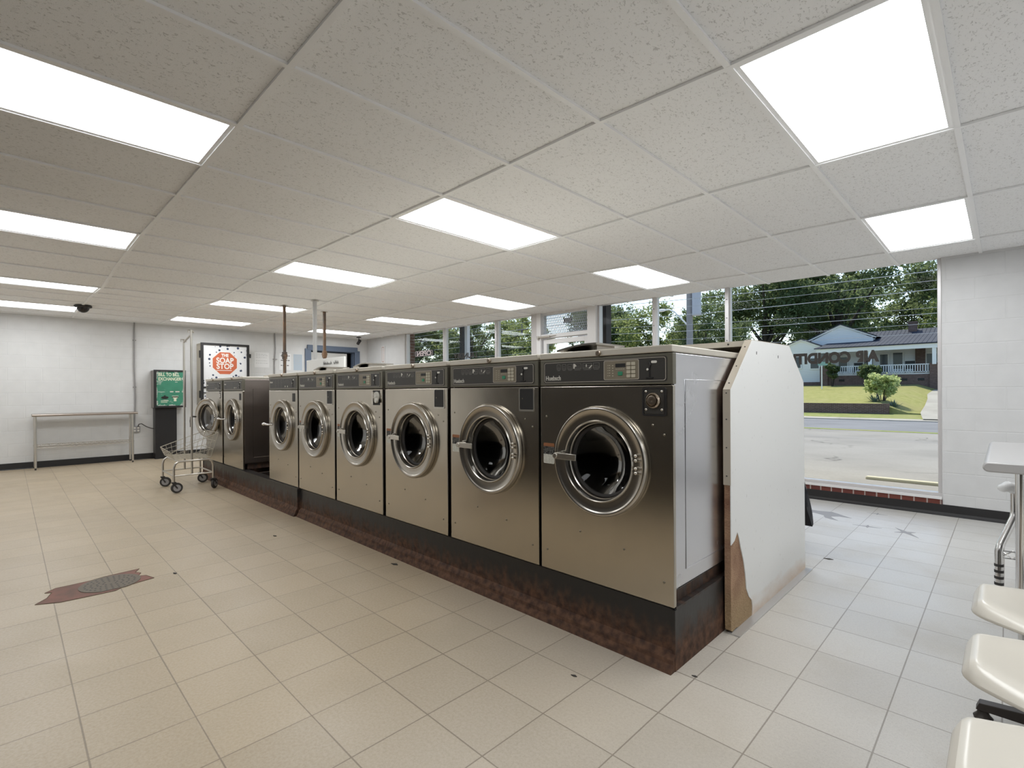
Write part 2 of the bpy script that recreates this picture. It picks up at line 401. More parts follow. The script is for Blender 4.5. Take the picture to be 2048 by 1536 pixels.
baseb('baseboard_front', ([(YF, 0), (YF-.028, 0), (YF-.012, .012), (YF-.006, .03), (YF-.006, .104), (YF, .104)], 'x', -11.25, XR))
b = B(); b.prism([(XL, 0), (XL+.02, 0), (XL+.008, .012), (XL+.008, .104), (XL, .104)], 'y', YB, 4.72)
struct('baseboard_far', b, M['base_black'], smooth=False)
# ---- storefront glazing
def mull(parent, x, w=.05, z0=.172, z1=2.52, m='frame', name='mullion', y0=None):
    b = B(); b.box(x-w/2, x+w/2, (y0 or YF+.02), YF+.13, z0, z1)
    o = obj(name, b, M[m], parent, smooth=False, bevel=.003)
    bb = B()
    for z in (.5, .95, 1.4, 1.82, 2.1, 2.33): bb.cyl((x, YF+.02, z), .006, -.004, .002, 'y', 8)
    islands('bolt', bb, M['rubber'], o); return o
def strip(parent, x0, x1, z0, z1, m='frame', name='frame', y0=.03, y1=.12):
    b = B(); b.box(x0, x1, YF+y0, YF+y1, z0, z1); return obj(name, b, M[m], parent, smooth=False, bevel=.003)
def bank(name, x0, x1, muls):
    W = thing(name, '', '', (0, 0, 0)); del W['label']; del W['category']; W['kind'] = 'structure'
    strip(W, x0, x1, .172, .205); strip(W, x0, x1, 2.495, 2.53); strip(W, x0, x0+.03, .205, 2.5); strip(W, x1-.03, x1, .205, 2.5)
    ed = [x0+.03]+muls+[x1-.03]
    for x in muls:
        mull(W, x); strip(W, x+.02, x+.034, .205, 2.5, 'frame_w', 'glazing_bead', .04, .08)
    for a, c in zip(ed[:-1], ed[1:]):
        b = B(); b.box(a, c, YF+.085, YF+.091, .205, 2.5); obj('pane', b, M['pane'], W, smooth=False)
    return W
bank('window_1', -9.58, -5.60, [-8.19, -6.64])
bank('window_2', -4.40, -.44, [-3.46, -2.465])
D = thing('door_2', '', ''); del D['label']; del D['category']; D['kind'] = 'structure'
strip(D, -5.73, -5.60, 0, 2.53, 'frame', 'jamb', -.01, .14); strip(D, -5.60, -5.51, 0, 2.53, 'frame_w', 'jamb', -.02, .14); strip(D, -4.56, -4.40, 0, 2.53, 'frame_w', 'jamb', -.02, .14)
strip(D, -5.51, -4.56, 2.465, 2.53, 'frame_w', 'header'); strip(D, -5.51, -4.56, 2.08, 2.14, 'frame_w', 'transom_bar', -.01, .13)
strip(D, -5.49, -5.42, 0.02, 2.06, 'frame_w', 'stile', .03, .09); strip(D, -4.65, -4.58, 0.02, 2.06, 'frame_w', 'stile', .03, .09); strip(D, -5.42, -4.65, 1.985, 2.06, 'frame_w', 'top_rail', .03, .09); strip(D, -5.42, -4.65, .02, .3, 'frame_w', 'bottom_rail', .03, .09)
b = B(); b.box(-5.42, -4.65, YF+.05, YF+.056, .3, 1.985); obj('pane', b, M['pane'], D, smooth=False)
b = B(); b.box(-5.51, -4.56, YF+.085, YF+.091, 2.14, 2.465); obj('transom_pane', b, M['pane'], D, smooth=False)
# expanded metal security mesh behind the transom
b = B()
for k in range(-12, 34):
    for s in (1, -1):
        x0 = -5.51+k*.035; pts = []
        za, zb = 2.145, 2.46; L = (zb-za)*.42
        xa, xb = (x0, x0+L) if s > 0 else (x0+L, x0)
        ca, cb = max(-5.5, min(-4.57, xa)), max(-5.5, min(-4.57, xb))
        if abs(ca-cb) < .01: continue
        z1 = za+(ca-xa)/(xb-xa)*(zb-za); z2 = za+(cb-xa)/(xb-xa)*(zb-za)
        b.tube([(ca, YF+.06, z1), (cb, YF+.06, z2)], .006, 4)
obj('security_mesh', b, mat('mesh_grey', (.42, .45, .50), .5), D)
b = B(); b.box(-5.10, -4.93, YF+.08, YF+.084, 2.305, 2.385); pl = obj('number_plate', b, M['black'], D, smooth=False)
text('number', '101', .085, M['print'], pl, (-4.94, YF+.078, 2.315), (PI/2, 0, PI), .001, .003)
b = B(); b.box(-5.56, -5.30, YF-.05, YF-.015, 2.085, 2.115); b.tube([(-5.30, YF-.03, 2.1), (-5.18, YF-.02, 2.11)], .006); b.box(-5.56, -5.53, YF-.06, YF-.01, 2.06, 2.12); obj('door_closer', b, M['worn_chrome'], D, bevel=.004)
# lettering on the glass, meant to be read from the street
b = M['letter'] = mat('brown_letter', (.032, .028, .025), .6)
tag(text('window_lettering', 'AIR CONDITIONED', .155, M['letter'], None, (-.945, YF+.083, 1.50), (PI/2, 0, PI), .0006, .009, .86), 'brown AIR CONDITIONED lettering seen mirrored on the large pane', 'lettering')
tag(text('window_lettering', 'LAUNDRY', .14, M['letter'], None, (-7.22, YF+.083, 1.865), (PI/2, 0, PI), .0006, .006, 1.1), 'dark LAUNDRY lettering seen mirrored low on the left glass', 'lettering')
S = thing('open_sign', 'small black OPEN sign hanging in the leftmost window pane', 'sign', (-8.91, YF+.04, 1.97))
b = B(); b.box(-.33, .33, 0, .03, 0, .125); obj('board', b, M['black'], S, smooth=False, bevel=.004)
M['sign_pink'] = mat('sign_letter_pale', (.75, .66, .68), .5)
text('letters', 'OPEN', .14, M['sign_pink'], S, (.27, -.002, .014), (PI/2, 0, PI), .001, .004, 1.45)
b = B(); ring_strip(b, rrect(-.31, .31, .008, .117, .02), rrect(-.303, .303, .014, .111, .018), -.004, 0); obj('border', b, M['sign_pink'], S, smooth=False)
# ---- far wall doorway with blue frame
D = thing('door_1', '', ''); del D['label']; del D['category']; D['kind'] = 'structure'
M['blue'] = mat('slate_blue_paint', (.115, .15, .215), .5); M['door_grey'] = mat('pale_grey_door', (.56, .55, .52), .5)
x = XL
b = B(); b.box(x, x+.035, 4.725, 4.86, 0, 2.20); obj('jamb_casing', b, M['blue'], D, smooth=False, bevel=.004)
b = B(); b.box(x, x+.035, 5.93, 6.06, 0, 2.20); obj('jamb_casing', b, M['blue'], D, smooth=False, bevel=.004)
b = B(); b.box(x, x+.04, 4.775, 6.0, 2.165, 2.285); obj('head_casing', b, M['blue'], D, smooth=False, bevel=.004)
b = B(); b.box(x-.14, x-.02, 4.86, 4.875, 0, 2.165); b.box(x-.14, x-.02, 5.91, 5.93, 0, 2.165); b.box(x-.14, x-.02, 4.86, 5.93, 2.15, 2.17); obj('lining', b, M['blue'], D, smooth=False)
b = B(); b.box(x-.10, x-.055, 4.875, 5.77, .01, 2.13); obj('door_leaf', b, M['door_grey'], D, smooth=False, bevel=.004)
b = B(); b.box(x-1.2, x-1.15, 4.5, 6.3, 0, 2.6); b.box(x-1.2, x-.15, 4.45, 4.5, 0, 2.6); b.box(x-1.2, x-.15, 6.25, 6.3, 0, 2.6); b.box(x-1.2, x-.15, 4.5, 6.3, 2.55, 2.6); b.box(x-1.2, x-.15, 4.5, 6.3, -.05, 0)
struct('wall_hallway', b, mat('hall_dark', (.03, .03, .035), .7), smooth=False)  # near-black colour puts the shade of the unlit gap into the walls
# ================================================================ WASHERS
WX = .3765
def machine_panel(t, kind):
    b = B(); b.box(-WX, WX, 0, .03, .960, 1.095); cp = obj('control_panel', b, M['panel_frame'], t, smooth=False, bevel=.003)
    b = B(); b.prism(rrect(-.352, .350, .972, 1.083, .012), 'y', -.0015, .004); obj('face_plate', b, M['dark'], cp, smooth=False)
    b = B(); ring_strip(b, rrect(-.347, .345, .976, 1.079, .012), rrect(-.3445, .3425, .9785, 1.0765, .010), -.0028, -.001); obj('outline', b, M['line'], cp, smooth=False)
    if kind == 'A':
        b = B(); b.prism(rrect(.030, .212, .986, 1.071, .006), 'y', -.003, 0); kp = obj('keypad_plate', b, M['keypad'], cp, smooth=False)
        b = B(); ring_strip(b, rrect(.027, .215, .983, 1.074, .007), rrect(.030, .212, .986, 1.071, .006), -.004, -.001); obj('keypad_border', b, M['line'], cp, smooth=False)
        b = B(); b.box(.092, .145, -.0045, -.002, 1.041, 1.058); obj('display', b, M['black'], cp, smooth=False)
        for r in range(4):
            for c in range(2):
                b = B(); b.prism(rrect(.152+c*.025, .172+c*.025, 1.048-r*.0185, 1.063-r*.0185, .003, 3), 'y', -.006, -.002); obj('button', b, M['button'], cp, smooth=False)
        b = B(); b.prism(rrect(.106, .130, 1.003, 1.021, .003, 3), 'y', -.006, -.002); obj('start_button', b, M['green'], cp, smooth=False)
        b = B()
        for r in range(5):
            b.box(.048, .051, -.0045, -.002, 1.05-r*.012, 1.053-r*.012); b.box(.055, .063, -.0042, -.002, 1.05-r*.012, 1.053-r*.012); b.box(.074, .080, -.0042, -.002, 1.048-r*.012, 1.052-r*.012)
        for r in range(5): b.box(.094+r*.01, .099+r*.01, -.0042, -.002, 1.031, 1.034)
        obj('indicator_marks', b, M['button'], cp, smooth=False)
        x = -.262
        b = B()
        for k, wd in enumerate((.024, .026, .03, .045, .052, .036)):
            ring_strip(b, rrect(x, x+wd, 1.041, 1.068, .002, 2), rrect(x+.0014, x+wd-.0014, 1.0424, 1.0666, .0014, 2), -.0022, -.001)
            b.box(x+.004, x+wd-.004, -.0021, -.001, 1.047, 1.0485); b.box(x+.006, x+wd-.008, -.0021, -.001, 1.055, 1.0565); b.box(x+.004, x+wd-.004, -.0021, -.001, 1.036, 1.0375)
            x += wd+.010
        obj('pictograms', b, M['print_dim'], cp, smooth=False)
        b = B(); b.prism([(-.155, 1.044), (-.147, 1.044), (-.147, 1.052), (-.134, 1.056), (-.147, 1.068), (-.155, 1.068)], 'y', -.003, -.001); b.ball((-.076, -.001, 1.056), .008, (.5, .15, 1)); b.prism([(-.062, 1.042), (-.054, 1.043), (-.04, 1.056), (-.046, 1.058)], 'y', -.003, -.001)
        islands('hand_symbol', b, M['print'], cp, smooth=False)
        text('brand_lettering', 'Huebsch', .033, M['print'], cp, (-.338, -.002, .988), (PI/2, 0, 0), .0006, .0006, .88)
    else:
        b = B()
        for c in range(3):
            for r in range(6): b.box(-.19+c*.075, -.165+c*.075+(r % 2)*.01, -.0025, -.001, .99+r*.014, .993+r*.014)
        for c in range(4): b.prism([(.06+c*.03, 1.05), (.072+c*.03, 1.05), (.067+c*.03, 1.068)], 'y', -.003, -.001)
        obj('pictograms', b, M['print_dim'], cp, smooth=False)
        b = B()
        for c in (.085, .145): b.cyl((c, 0, .995), .008, -.006, 0, 'y', 16)
        islands('indicator_lamp', b, M['print'], cp)
        text('brand_lettering', 'Huebsch', .024, M['print'], cp, (-.338, -.002, 1.035), (PI/2, 0, 0), .0006, .001, .9)
    b = B(); b.box(.264, .270, -.004, 0, .992, 1.03); b.box(.255, .262, -.006, 0, 1.022, 1.03); b.tube([(.266, -.004, 1.03), (.272, -.004, 1.045), (.266, -.004, 1.062)], .003, 6); b.box(.25, .285, -.006, 0, .986, .991)
    obj('coin_slot', b, M['black'], cp, smooth=False)
    b = B(); b.prism(rrect(.276, .303, 1.053, 1.064, .005), 'y', -.005, 0); b.ball((.258, -.004, 1.026), .006, (1, .5, 1)); islands('coin_return_button', b, M['plaster'], cp)
def make_door(t, handle='bar'):
    hx = .272
    D = bpy.data.objects.new('door', None)
    b = B()
    prof = [(.255, 0), (.263, -.002), (.264, -.014), (.262, -.024), (.2575, -.031), (.252, -.0335), (.246, -.0325), (.241, -.029), (.236, -.0265), (.215, -.0245), (.197, -.0235), (.195, -.029), (.191, -.032), (.187, -.029), (.185, -.022), (.183, .0), (.179, .004), (.176, .03), (.180, .034), (.255, .004)]
    b.lathe(prof, (-hx, 0, 0), 'y', 96, close=True)
    D = obj('door', b, M['ring'], t, (hx, 0, .596))
    b = B(); b.lathe([(.178, .020), (.172, .016), (.164, .018), (.161, .034), (.178, .036)], (-hx, 0, 0), 'y', 72, close=True); obj('gasket', b, M['rubber'], D)
    b = B(); b.lathe([(.164, .026), (.14, .048), (.11, .068), (.07, .084), (.035, .092), (.004, .094)], (-hx, 0, 0), 'y', 64); obj('glass', b, M['door_glass'], D)
    b = B()
    for z in (.045, .024, -.012, -.032): b.ball((-hx+.213, -.033, z), .0085, (1, .8, 1), 2)
    islands('hinge_bolt', b, M['bolt'], D)
    if handle == 'bar':
        b = B(); b.box(-hx-.228, -hx-.100, -.062, -.054, -.004, .027); b.box(-hx-.232, -hx-.224, -.062, -.022, -.004, .027); b.cyl((-hx-.228, -.045, .012), .013, -.022, .024, 'y', 20)
        b.cyl((-hx-.19, -.045, .034), .005, -.01, .022, 'y', 12)
        h = obj('handle', b, M['worn_chrome'], D, bevel=.002)
    elif handle == 'knob':
        b = B(); b.tube([(-hx-.19, -.035, .0), (-hx-.20, -.075, .0), (-hx-.275, -.085, .004)], .010, 12); b.ball((-hx-.285, -.086, .004), .021, (1.3, 1, .85)); h = obj('handle', b, M['chrome'], D)
    else:
        b = B(); b.tube([(-hx-.24, -.03, .01), (-hx-.325, -.035, .012), (-hx-.345, -.036, .0), (-hx-.352, -.036, -.05), (-hx-.345, -.036, -.135)], .012, 10); h = obj('handle', b, M['black'], D)
    return D
def make_washer(label, kind='A', handle='bar', coin='hole', side='steel_side', sticker=True):
    t = thing('front_load_washer', label, 'washing machine', group='coin-operated front-load washers in a row')
    b = B(); b.box(-.372, -.358, .02, .78, .068, 1.096); b.box(.358, .372, .02, .78, .068, 1.096); b.box(-.372, .372, .766, .78, .068, 1.096); b.box(-.372, .372, .02, .78, .068, .08)
    body = obj('cabinet', b, M[side], t, smooth=False, bevel=.004)
    b = B()
    for s in (-1, 1): ring_loop = [(.12, .14), (.66, .14), (.66, .98), (.12, .98)]; b.tube([(s*.3725, y, z) for y, z in ring_loop], .0025, 6, closed=True)
    islands('pressed_panel_edge', b, M[side], body)
    b = B(); b.box(-.35, .35, .06, .74, 0, .066); obj('plinth', b, M['rust_top'], t, smooth=False)
    # front panel with a round opening
    b = B(); n = 96; z0, z1, cz, r = 0, .955, .596, .186
    loop = []
    for k in range(n):
        a = 2*PI*k/n; dx, dz = math.cos(a), math.sin(a)
        s = min((WX/abs(dx)) if abs(dx) > 1e-6 else 9, ((z1-cz)/dz if dz > 1e-6 else ((cz-z0)/-dz if dz < -1e-6 else 9)))
        loop.append((dx*s, cz+dz*s))
    for cx, cz_ in ((WX, z1), (-WX, z1), (-WX, z0), (WX, z0)):
        k = min(range(n), key=lambda q: (loop[q][0]-cx)**2+(loop[q][1]-cz_)**2); loop[k] = (cx, cz_)
    inner = [(r*math.cos(2*PI*k/n), cz+r*math.sin(2*PI*k/n)) for k in range(n)]
    ring_strip(b, loop, inner, 0, .022); obj('front_panel', b, M['steel'], t, smooth=False, bevel=.003)
    b = B()
    for x, z in ((-.335, .80), (-.335, .10), (.33, .10), (-.12, .235), (.13, .20), (.335, .74), (.28, .78)): b.ball((x, -.001, z), .006, (1, .5, 1), 1)
    islands('screw', b, M['screw'], t)
    b = B(); b.lathe([(.186, .022), (.19, .05), (.21, .06), (.21, .45), (.02, .47), (.001, .47)], (0, 0, .596), 'y', 64)
    dr = obj('drum', b, M['drum'], t)
    b = B()
    for k in range(3):
        a = 2*PI*k/3+.5; p = Vector((math.cos(a), 0, math.sin(a))); q = Vector((-p.z, 0, p.x)); c = Vector((0, 0, .596))
        f = [c+p*.208+q*.03, c+p*.208-q*.03, c+p*.15]
        va = [b.bm.verts.new(v+Vector((0, .09, 0))) for v in f]; vb = [b.bm.verts.new(v+Vector((0, .45, 0))) for v in f]
        b.bm.faces.new(va); b.bm.faces.new(vb[::-1])
        for i in range(3): b.bm.faces.new((va[i], va[(i+1) % 3], vb[(i+1) % 3], vb[i]))
    islands('drum_rib', b, M['drum'], dr, smooth=False)
    machine_panel(t, kind)
    b = B(); b.box(-WX, WX, -.006, .785, 1.098, 1.130); lid = obj('lid', b, M['lid'], t, smooth=False, bevel=.005)
    b = B(); b.lathe([(.001, -.012), (.011, -.012), (.013, -.009), (.013, 0)], (0, -.006, 1.112), 'y', 24); b.box(-.0015, .0015, -.0195, -.017, 1.105, 1.119); obj('lid_lock', b, M['brass'], lid)
    b = B(); b.lathe([(.13, 0), (.13, .008), (.12, .012), (.001, .012)], (-.16, .28, 1.130), 'z', 40); obj('dispenser_hatch', b, M['lid'], lid)
    make_door(t, handle)
    if sticker:
        b = B(); b.prism(rrect(-.357, -.284, .553, .660, .006), 'y', -.0012, 0); st = obj('warning_label', b, M['sticker'], t, smooth=False)
    cx0, cx1, cz0, cz1 = .243, .343, .832, .945
    if coin == 'hole':
        b = B(); b.box(cx0, cx1, -.001, .0, cz0, cz1); b2 = b
        obj('coin_box_dark_plate', b, M['black'], t, smooth=False)  # flat black plate, paints the shade inside the open hole
        b = B(); ring_strip(b, rrect(cx0-.008, cx1+.006, cz0-.010, cz1+.004, .008), rrect(cx0, cx1, cz0, cz1, .006), -.0035, 0); obj('opening_trim', b, M['worn_chrome'], t, smooth=False)
        b = B(); b.cyl((cx0+.02, 0, cz0+.06), .004, -.003, 0, 'y', 8); obj('rivet', b, M['screw'], t)
    elif coin == 'lock':
        b = B(); ring_strip(b, rrect(cx0-.012, cx1+.004, cz0-.012, cz1, .01), rrect(cx0-.004, cx1-.004, cz0-.004, cz1-.006, .006), -.005, 0); obj('opening_trim', b, M['black'], t, smooth=False)
        b = B(); b.prism(rrect(cx0-.002, cx1-.006, cz0-.002, cz1-.008, .006), 'y', -.004, 0); lp = obj('lock_plate', b, M['dark'], t, smooth=False)
        c = ((cx0+cx1)/2-.004, -.004, (cz0+cz1)/2)
        b = B(); b.lathe([(.034, 0), (.034, -.012), (.028, -.018), (.025, -.010), (.022, -.012), (.022, -.022), (.013, -.024), (.001, -.022)], c, 'y', 40); obj('lock_cylinder', b, M['brass'], lp)
        b = B()
        for dx in (-.038, .038):
            for dz in (-.04, .04): b.ball((c[0]+dx, -.006, c[2]+dz), .0065, (1, .6, 1), 2)
        islands('bolt', b, M['bolt'], lp)
    elif coin == 'gears':
        b = B(); b.box(cx0-.004, cx1, -.001, 0, cz0, cz1); cb = obj('coin_box_dark_plate', b, M['black'], t, smooth=False)  # flat black plate, painted shade behind the gears
        b = B(); b.lathe([(.001, -.02), (.012, -.02), (.014, -.012), (.034, -.012), (.036, -.008), (.036, 0)], (.305, -.002, .90), 'y', 20); b.lathe([(.001, -.016), (.018, -.016), (.02, 0)], (.322, -.012, .868), 'y', 14)
        for k in range(7): a = k*.9; b.box(.305+.024*math.cos(a)-.004, .305+.024*math.cos(a)+.004, -.022, -.012, .90+.024*math.sin(a)-.004, .90+.024*math.sin(a)+.004)
        obj('coin_mechanism_gears', b, M['plaster'], cb)
        b = B(); b.box(cx0+.01, cx0+.03, -.02, 0, cz0+.01, cz1-.01); obj('mechanism_bracket', b, M['worn_chrome'], cb, smooth=False)
    elif coin == 'slot':
        b = B(); b.prism(rrect(.258, .318, .842, .925, .005), 'y', -.003, 0); obj('coin_box_dark_plate', b, M['black'], t, smooth=False)
    elif coin == 'marks':
        b = B()
        for z in (.86, .925, .945): b.box(.262, .31, -.003, 0, z, z+.009)
        b.box(.31, .315, -.003, 0, .86, .93); obj('coin_drawer_outline', b, M['black'], t, smooth=False)
    return t
def m_sticker():
    m = mat('warning_sticker', (.02, .02, .02), .5); n = N(m); o = n.xyz()
    white = n.rng(o[2], .601, .602, 1, 0); orange = n.rng(o[2], .642, .643, 0, 1)
    ln = n.math('GREATER_THAN', n.math('SINE', n.math('MULTIPLY', o[2], 800)), .55); nz = n.math('GREATER_THAN', n.noise(260, n.map((1, 1, .3))), .5)
    txt = n.math('MULTIPLY', ln, nz)
    c = n.mix(n.math('MULTIPLY', txt, .7), (.012, .012, .012), (.5, .5, .46)); c2 = n.mix(n.math('MULTIPLY', txt, .8), (.62, .61, .54), (.15, .14, .12))
    c = n.mix(white, c, c2); n.col(n.mix(orange, c, (.28, .11, .045))); return m
M['sticker'] = m_sticker()
Z0 = .272
mx = [-1.3880, -2.1585, -2.9450, -3.7400, -4.5300, -5.3150, -6.9360, -7.7550]
w1 = make_washer('nearest stainless front-load washer with a round lock cylinder by its keypad', coin='lock'); w1.location = (mx[0], 2.0, Z0)
w2 = make_washer('second washer from the right, square hole where the coin box was', side='steel_brown'); w2.location = (mx[1], 2.0, Z0)
w3 = dup(w2, (mx[2], 2.0, Z0), 'third washer from the right, between the hole-fronted one and the geared one')
w4 = make_washer('fourth washer from the right with white coin gears exposed', coin='gears', side='steel_brown'); w4.location = (mx[3], 2.0, Z0)
w5 = dup(w2, (mx[4], 2.0, Z0), 'fifth washer from the right, in front of the handwritten board')
w6 = make_washer('sixth washer from the right, grey panel with two white lamps, beside the empty gap', 'B', 'knob', 'slot', 'steel_brown'); w6.location = (mx[5], 2.0, Z0)
w7 = make_washer('washer just left of the empty gap, its dark side exposed', 'B', 'knob', 'slot', 'steel_brown', False); w7.location = (mx[6], 2.0, Z0)
w8 = make_washer('leftmost washer with black lever handle and door ajar behind the cart', 'B', 'lever', 'marks', 'steel_brown', False); w8.location = (mx[7], 2.0, Z0)
for c in kids(w8):
    if c.name.startswith('door'): c.rotation_euler = (0, 0, math.radians(16))
# raised dispenser covers
def raised(x, y, label, wd=.30):
    b = B(); n = 14
    for k in range(n):
        def pt(s, y_, dz): return (x-wd/2+wd*s, y_, Z0+1.138+dz+.024*math.sin(min(1, s*1.25)*PI/2))
        s0, s1 = k/n, (k+1)/n
        v = [b.bm.verts.new(pt(s, yy, d)) for s in (s0, s1) for yy in (y, y+.26) for d in (0, .009)]
        for f in ((0, 1, 3, 2), (4, 6, 7, 5), (0, 4, 5, 1), (2, 3, 7, 6), (0, 2, 6, 4), (1, 5, 7, 3)): b.bm.faces.new([v[i] for i in f])
    bmesh.ops.remove_doubles(b.bm, verts=b.bm.verts, dist=1e-5)
    b.box(x-wd/2+.01, x-wd/2+.05, y+.05, y+.21, Z0+1.128, Z0+1.142)
    b.box(x+wd/2-.05, x+wd/2-.03, y+.05, y+.21, Z0+1.128, Z0+1.161)
    tag(obj('dispenser_cover', b, M['ring'], None), label, 'soap dispenser cover', 'soap dispenser covers on the washer lids')
raised(-1.56, 2.04, 'curved grey dispenser cover on the lid of the nearest washer', .25)
raised(-3.79, 2.04, 'curved grey dispenser cover on the fourth washer from the right', .21)
raised(-4.56, 2.04, 'curved grey dispenser cover in front of the handwritten board', .20)
# ---------------------------------------------------------------- steel bases
T_ = thing('machine_base', 'long rusty steel base channel under the five nearest washers', 'machine base', (0, 0, 0))
def base(t, x0, x1, yf, yb):
    prof = [(yf, .268), (yf+.004, .262), (yf+.004, .082), (yf-.004, .07), (yf-.016, .052), (yf-.020, .034), (yf-.034, .012), (yf-.040, 0), (yf+.03, 0), (yf+.03, .24), (yf+.09, .24), (yf+.09, .268)]
    b = B(); b.prism(prof, 'x', x0, x1); obj('front_channel', b, M['rust'], t, smooth=False)
    b = B(); b.box(x0, x1, yb-.03, yb, 0, .268); obj('rear_channel', b, M['rust'], t, smooth=False)
    for xa, nm in ((x0, 'end_plate'), (x1-.012, 'end_plate')):
        b = B(); b.box(xa-.001, xa+.014, yf-.002, yb, 0, .262); ep = obj(nm, b, M['rust'], t, smooth=False); b = B(); b.box(xa-.05, xa+.014, yf+.01, yb, .262, .272); obj('ledge', b, M['rust_top'], ep, smooth=False)
base(T_, -4.90, -1.012, 2.006, 2.62)
T2 = thing('machine_base', 'shorter rusty steel base channel under the three leftmost washers', 'machine base', (0, 0, 0))
base(T2, -8.25, -4.915, 1.985, 2.62)
b = B(); b.box(-6.30, -6.24, 2.0, 2.6, .22, .262); b.box(-5.93, -5.89, 2.0, 2.6, .22, .262); islands('cross_rail', b, M['rust_top'], T2, smooth=False)
# ---------------------------------------------------------------- end board and chase
M['board'] = mat('white_laminate', (.77, .77, .755), .42); n = N(M['board']); o = n.xyz()
st = n.noise(6, n.map((1, 1, 2.5)), detail=5); f = n.rng(n.math('ADD', n.math('MULTIPLY', n.rng(o[2], 0, .22, 1, 0), .9), n.math('MULTIPLY', st, .5)), .75, 1.15, 0, .75)
sp = n.rng(n.noise(60, n.map((1, 1, .5)), detail=2), .70, .74, 0, .35)
n.col(n.mix(sp, n.mix(f, (.77, .77, .755), (.55, .38, .24)), (.3, .27, .24)))
M['board_edge'] = mat('board_edge_tan', (.40, .35, .28), .5)
def m_particle():
    m = mat('swollen_particle_board', (.33, .2, .12), .9); n = N(m); o = n.xyz()
    low = n.rng(n.math('ADD', o[2], n.math('MULTIPLY', n.noise(9, detail=3), .10)), .14, .30, 1, 0)
    grain = n.mix(n.noise(140, detail=3), (.20, .12, .06), (.50, .36, .2)); stain = n.mix(n.rng(n.noise(7, detail=5), .35, .65), (.40, .25, .15), (.20, .10, .06))
    n.col(n.mix(low, stain, grain)); n.bump(n.noise(120, detail=4), .8, .01); return m
M['particle'] = m_particle()
E_ = thing('end_board', 'tall white clipped-corner board closing the washer row, corner rotted away', 'board', (0, 0, 0))
prof = [(2.50, .004), (2.50, 1.205), (2.795, 1.470), (3.44, 1.478), (3.745, 1.255), (3.765, .004)]
rot = [(2.50, .44), (2.545, .455), (2.58, .49), (2.60, .46), (2.625, .40), (2.66, .33), (2.685, .25), (2.70, .17), (2.735, .12), (2.775, .09), (2.785, .05), (2.78, .004)]
skin = rot+[(3.765, .004), (3.745, 1.255), (3.44, 1.478), (2.795, 1.470), (2.50, 1.205)]
b = B(); b.prism(skin, 'x', -.968, -.964); obj('laminate_face', b, M['board'], E_, smooth=False)
core = [(2.503, .02), (2.52, .008), (2.56, .012), (2.62, .004), (2.70, .006), (3.762, .004), (3.742, 1.254), (3.438, 1.475), (2.797, 1.467), (2.503, 1.204)]
b = B(); b.prism(core, 'x', -.998, -.968); obj('core', b, M['particle'], E_, smooth=False)
def edge_strip(pts):
    b = B()
    for (y0, z0), (y1, z1) in zip(pts[:-1], pts[1:]):
        d = Vector((y1-y0, z1-z0)).normalized(); nx = Vector((-d.y, d.x))*.0035
        b.prism([(y0, z0), (y1, z1), (y1+nx.x, z1+nx.y), (y0+nx.x, z0+nx.y)], 'x', -1.0, -.965)
    return b
o = obj('edge_banding', edge_strip([(2.50, .735), (2.50, 1.205), (2.795, 1.470), (3.44, 1.478), (3.745, 1.255), (3.765, .004)]), M['board_edge'], E_, smooth=False)
b = B()
for z in (.78, .92, 1.06, 1.19): b.cyl((-.983, 2.497, z), .0035, -.002, .002, 'y', 8)
for s in (.12, .45, .85): b.ball((-.983, 2.50+.295*s-.003, 1.205+.265*s+.003), .004, (1, 1, 1), 1)
for y, z in ((2.86, 1.405), (3.22, 1.40)): b.box(-.964, -.963, y, y+.008, z-.008, z+.008)
islands('nail', b, M['rubber'], E_)
M['silver_trim'] = mat('floor_strip', (.55, .54, .53), .35, .6)
b = B(); b.box(-.985, -.925, 2.50, 3.78, 0, .006); tag(obj('floor_strip', b, M['silver_trim'], None, smooth=False), 'thin grey metal strip on the floor along the white end board', 'floor strip')
CH = thing('pipe_chase', 'tan board housing running behind the washers with a screwed top rail', 'housing', (0, 0, 0))
M['tan'] = mat('tan_board', (.46, .38, .29), .6); M['tan2'] = mat('tan_rail', (.50, .46, .39), .5)
b = B(); b.box(-8.2, -1.0, 3.10, 3.13, 0, 1.44); b.box(-8.2, -1.0, 3.42, 3.45, 0, 1.44); islands('panel', b, M['tan'], CH, smooth=False)
b = B(); b.box(-8.2, -1.0, 2.80, 3.46, 1.441, 1.471); rl = obj('top_rail', b, M['tan2'], CH, smooth=False)
b = B()
for k in range(24): b.cyl((-1.09-k*.3, 2.80, 1.456), .005, -.003, .001, 'y', 8)
islands('screw', b, M['rubber'], rl)
b = B(); b.box(-6.80, -5.72, 2.88, 2.905, 1.4715, 1.641); hb = tag(obj('handwritten_board', b, M['board'], None, smooth=False, bevel=.003), 'cream board with faint handwriting standing up behind the washers', 'board')
b = B(); random.seed(3); x = -6.28
for k in range(11):
    if k == 7: x += .05
    h = random.choice((.028, .05, .035, .045)); pts = [(x, 2.8795, 1.555), (x+.008, 2.8795, 1.555+h), (x+.018, 2.8795, 1.565), (x+.026, 2.8795, 1.555+h*.6), (x+.03, 2.8795, 1.553)]
    b.tube(pts, .0022, 5); x += .034
obj('handwriting', b, M['letter'], hb)
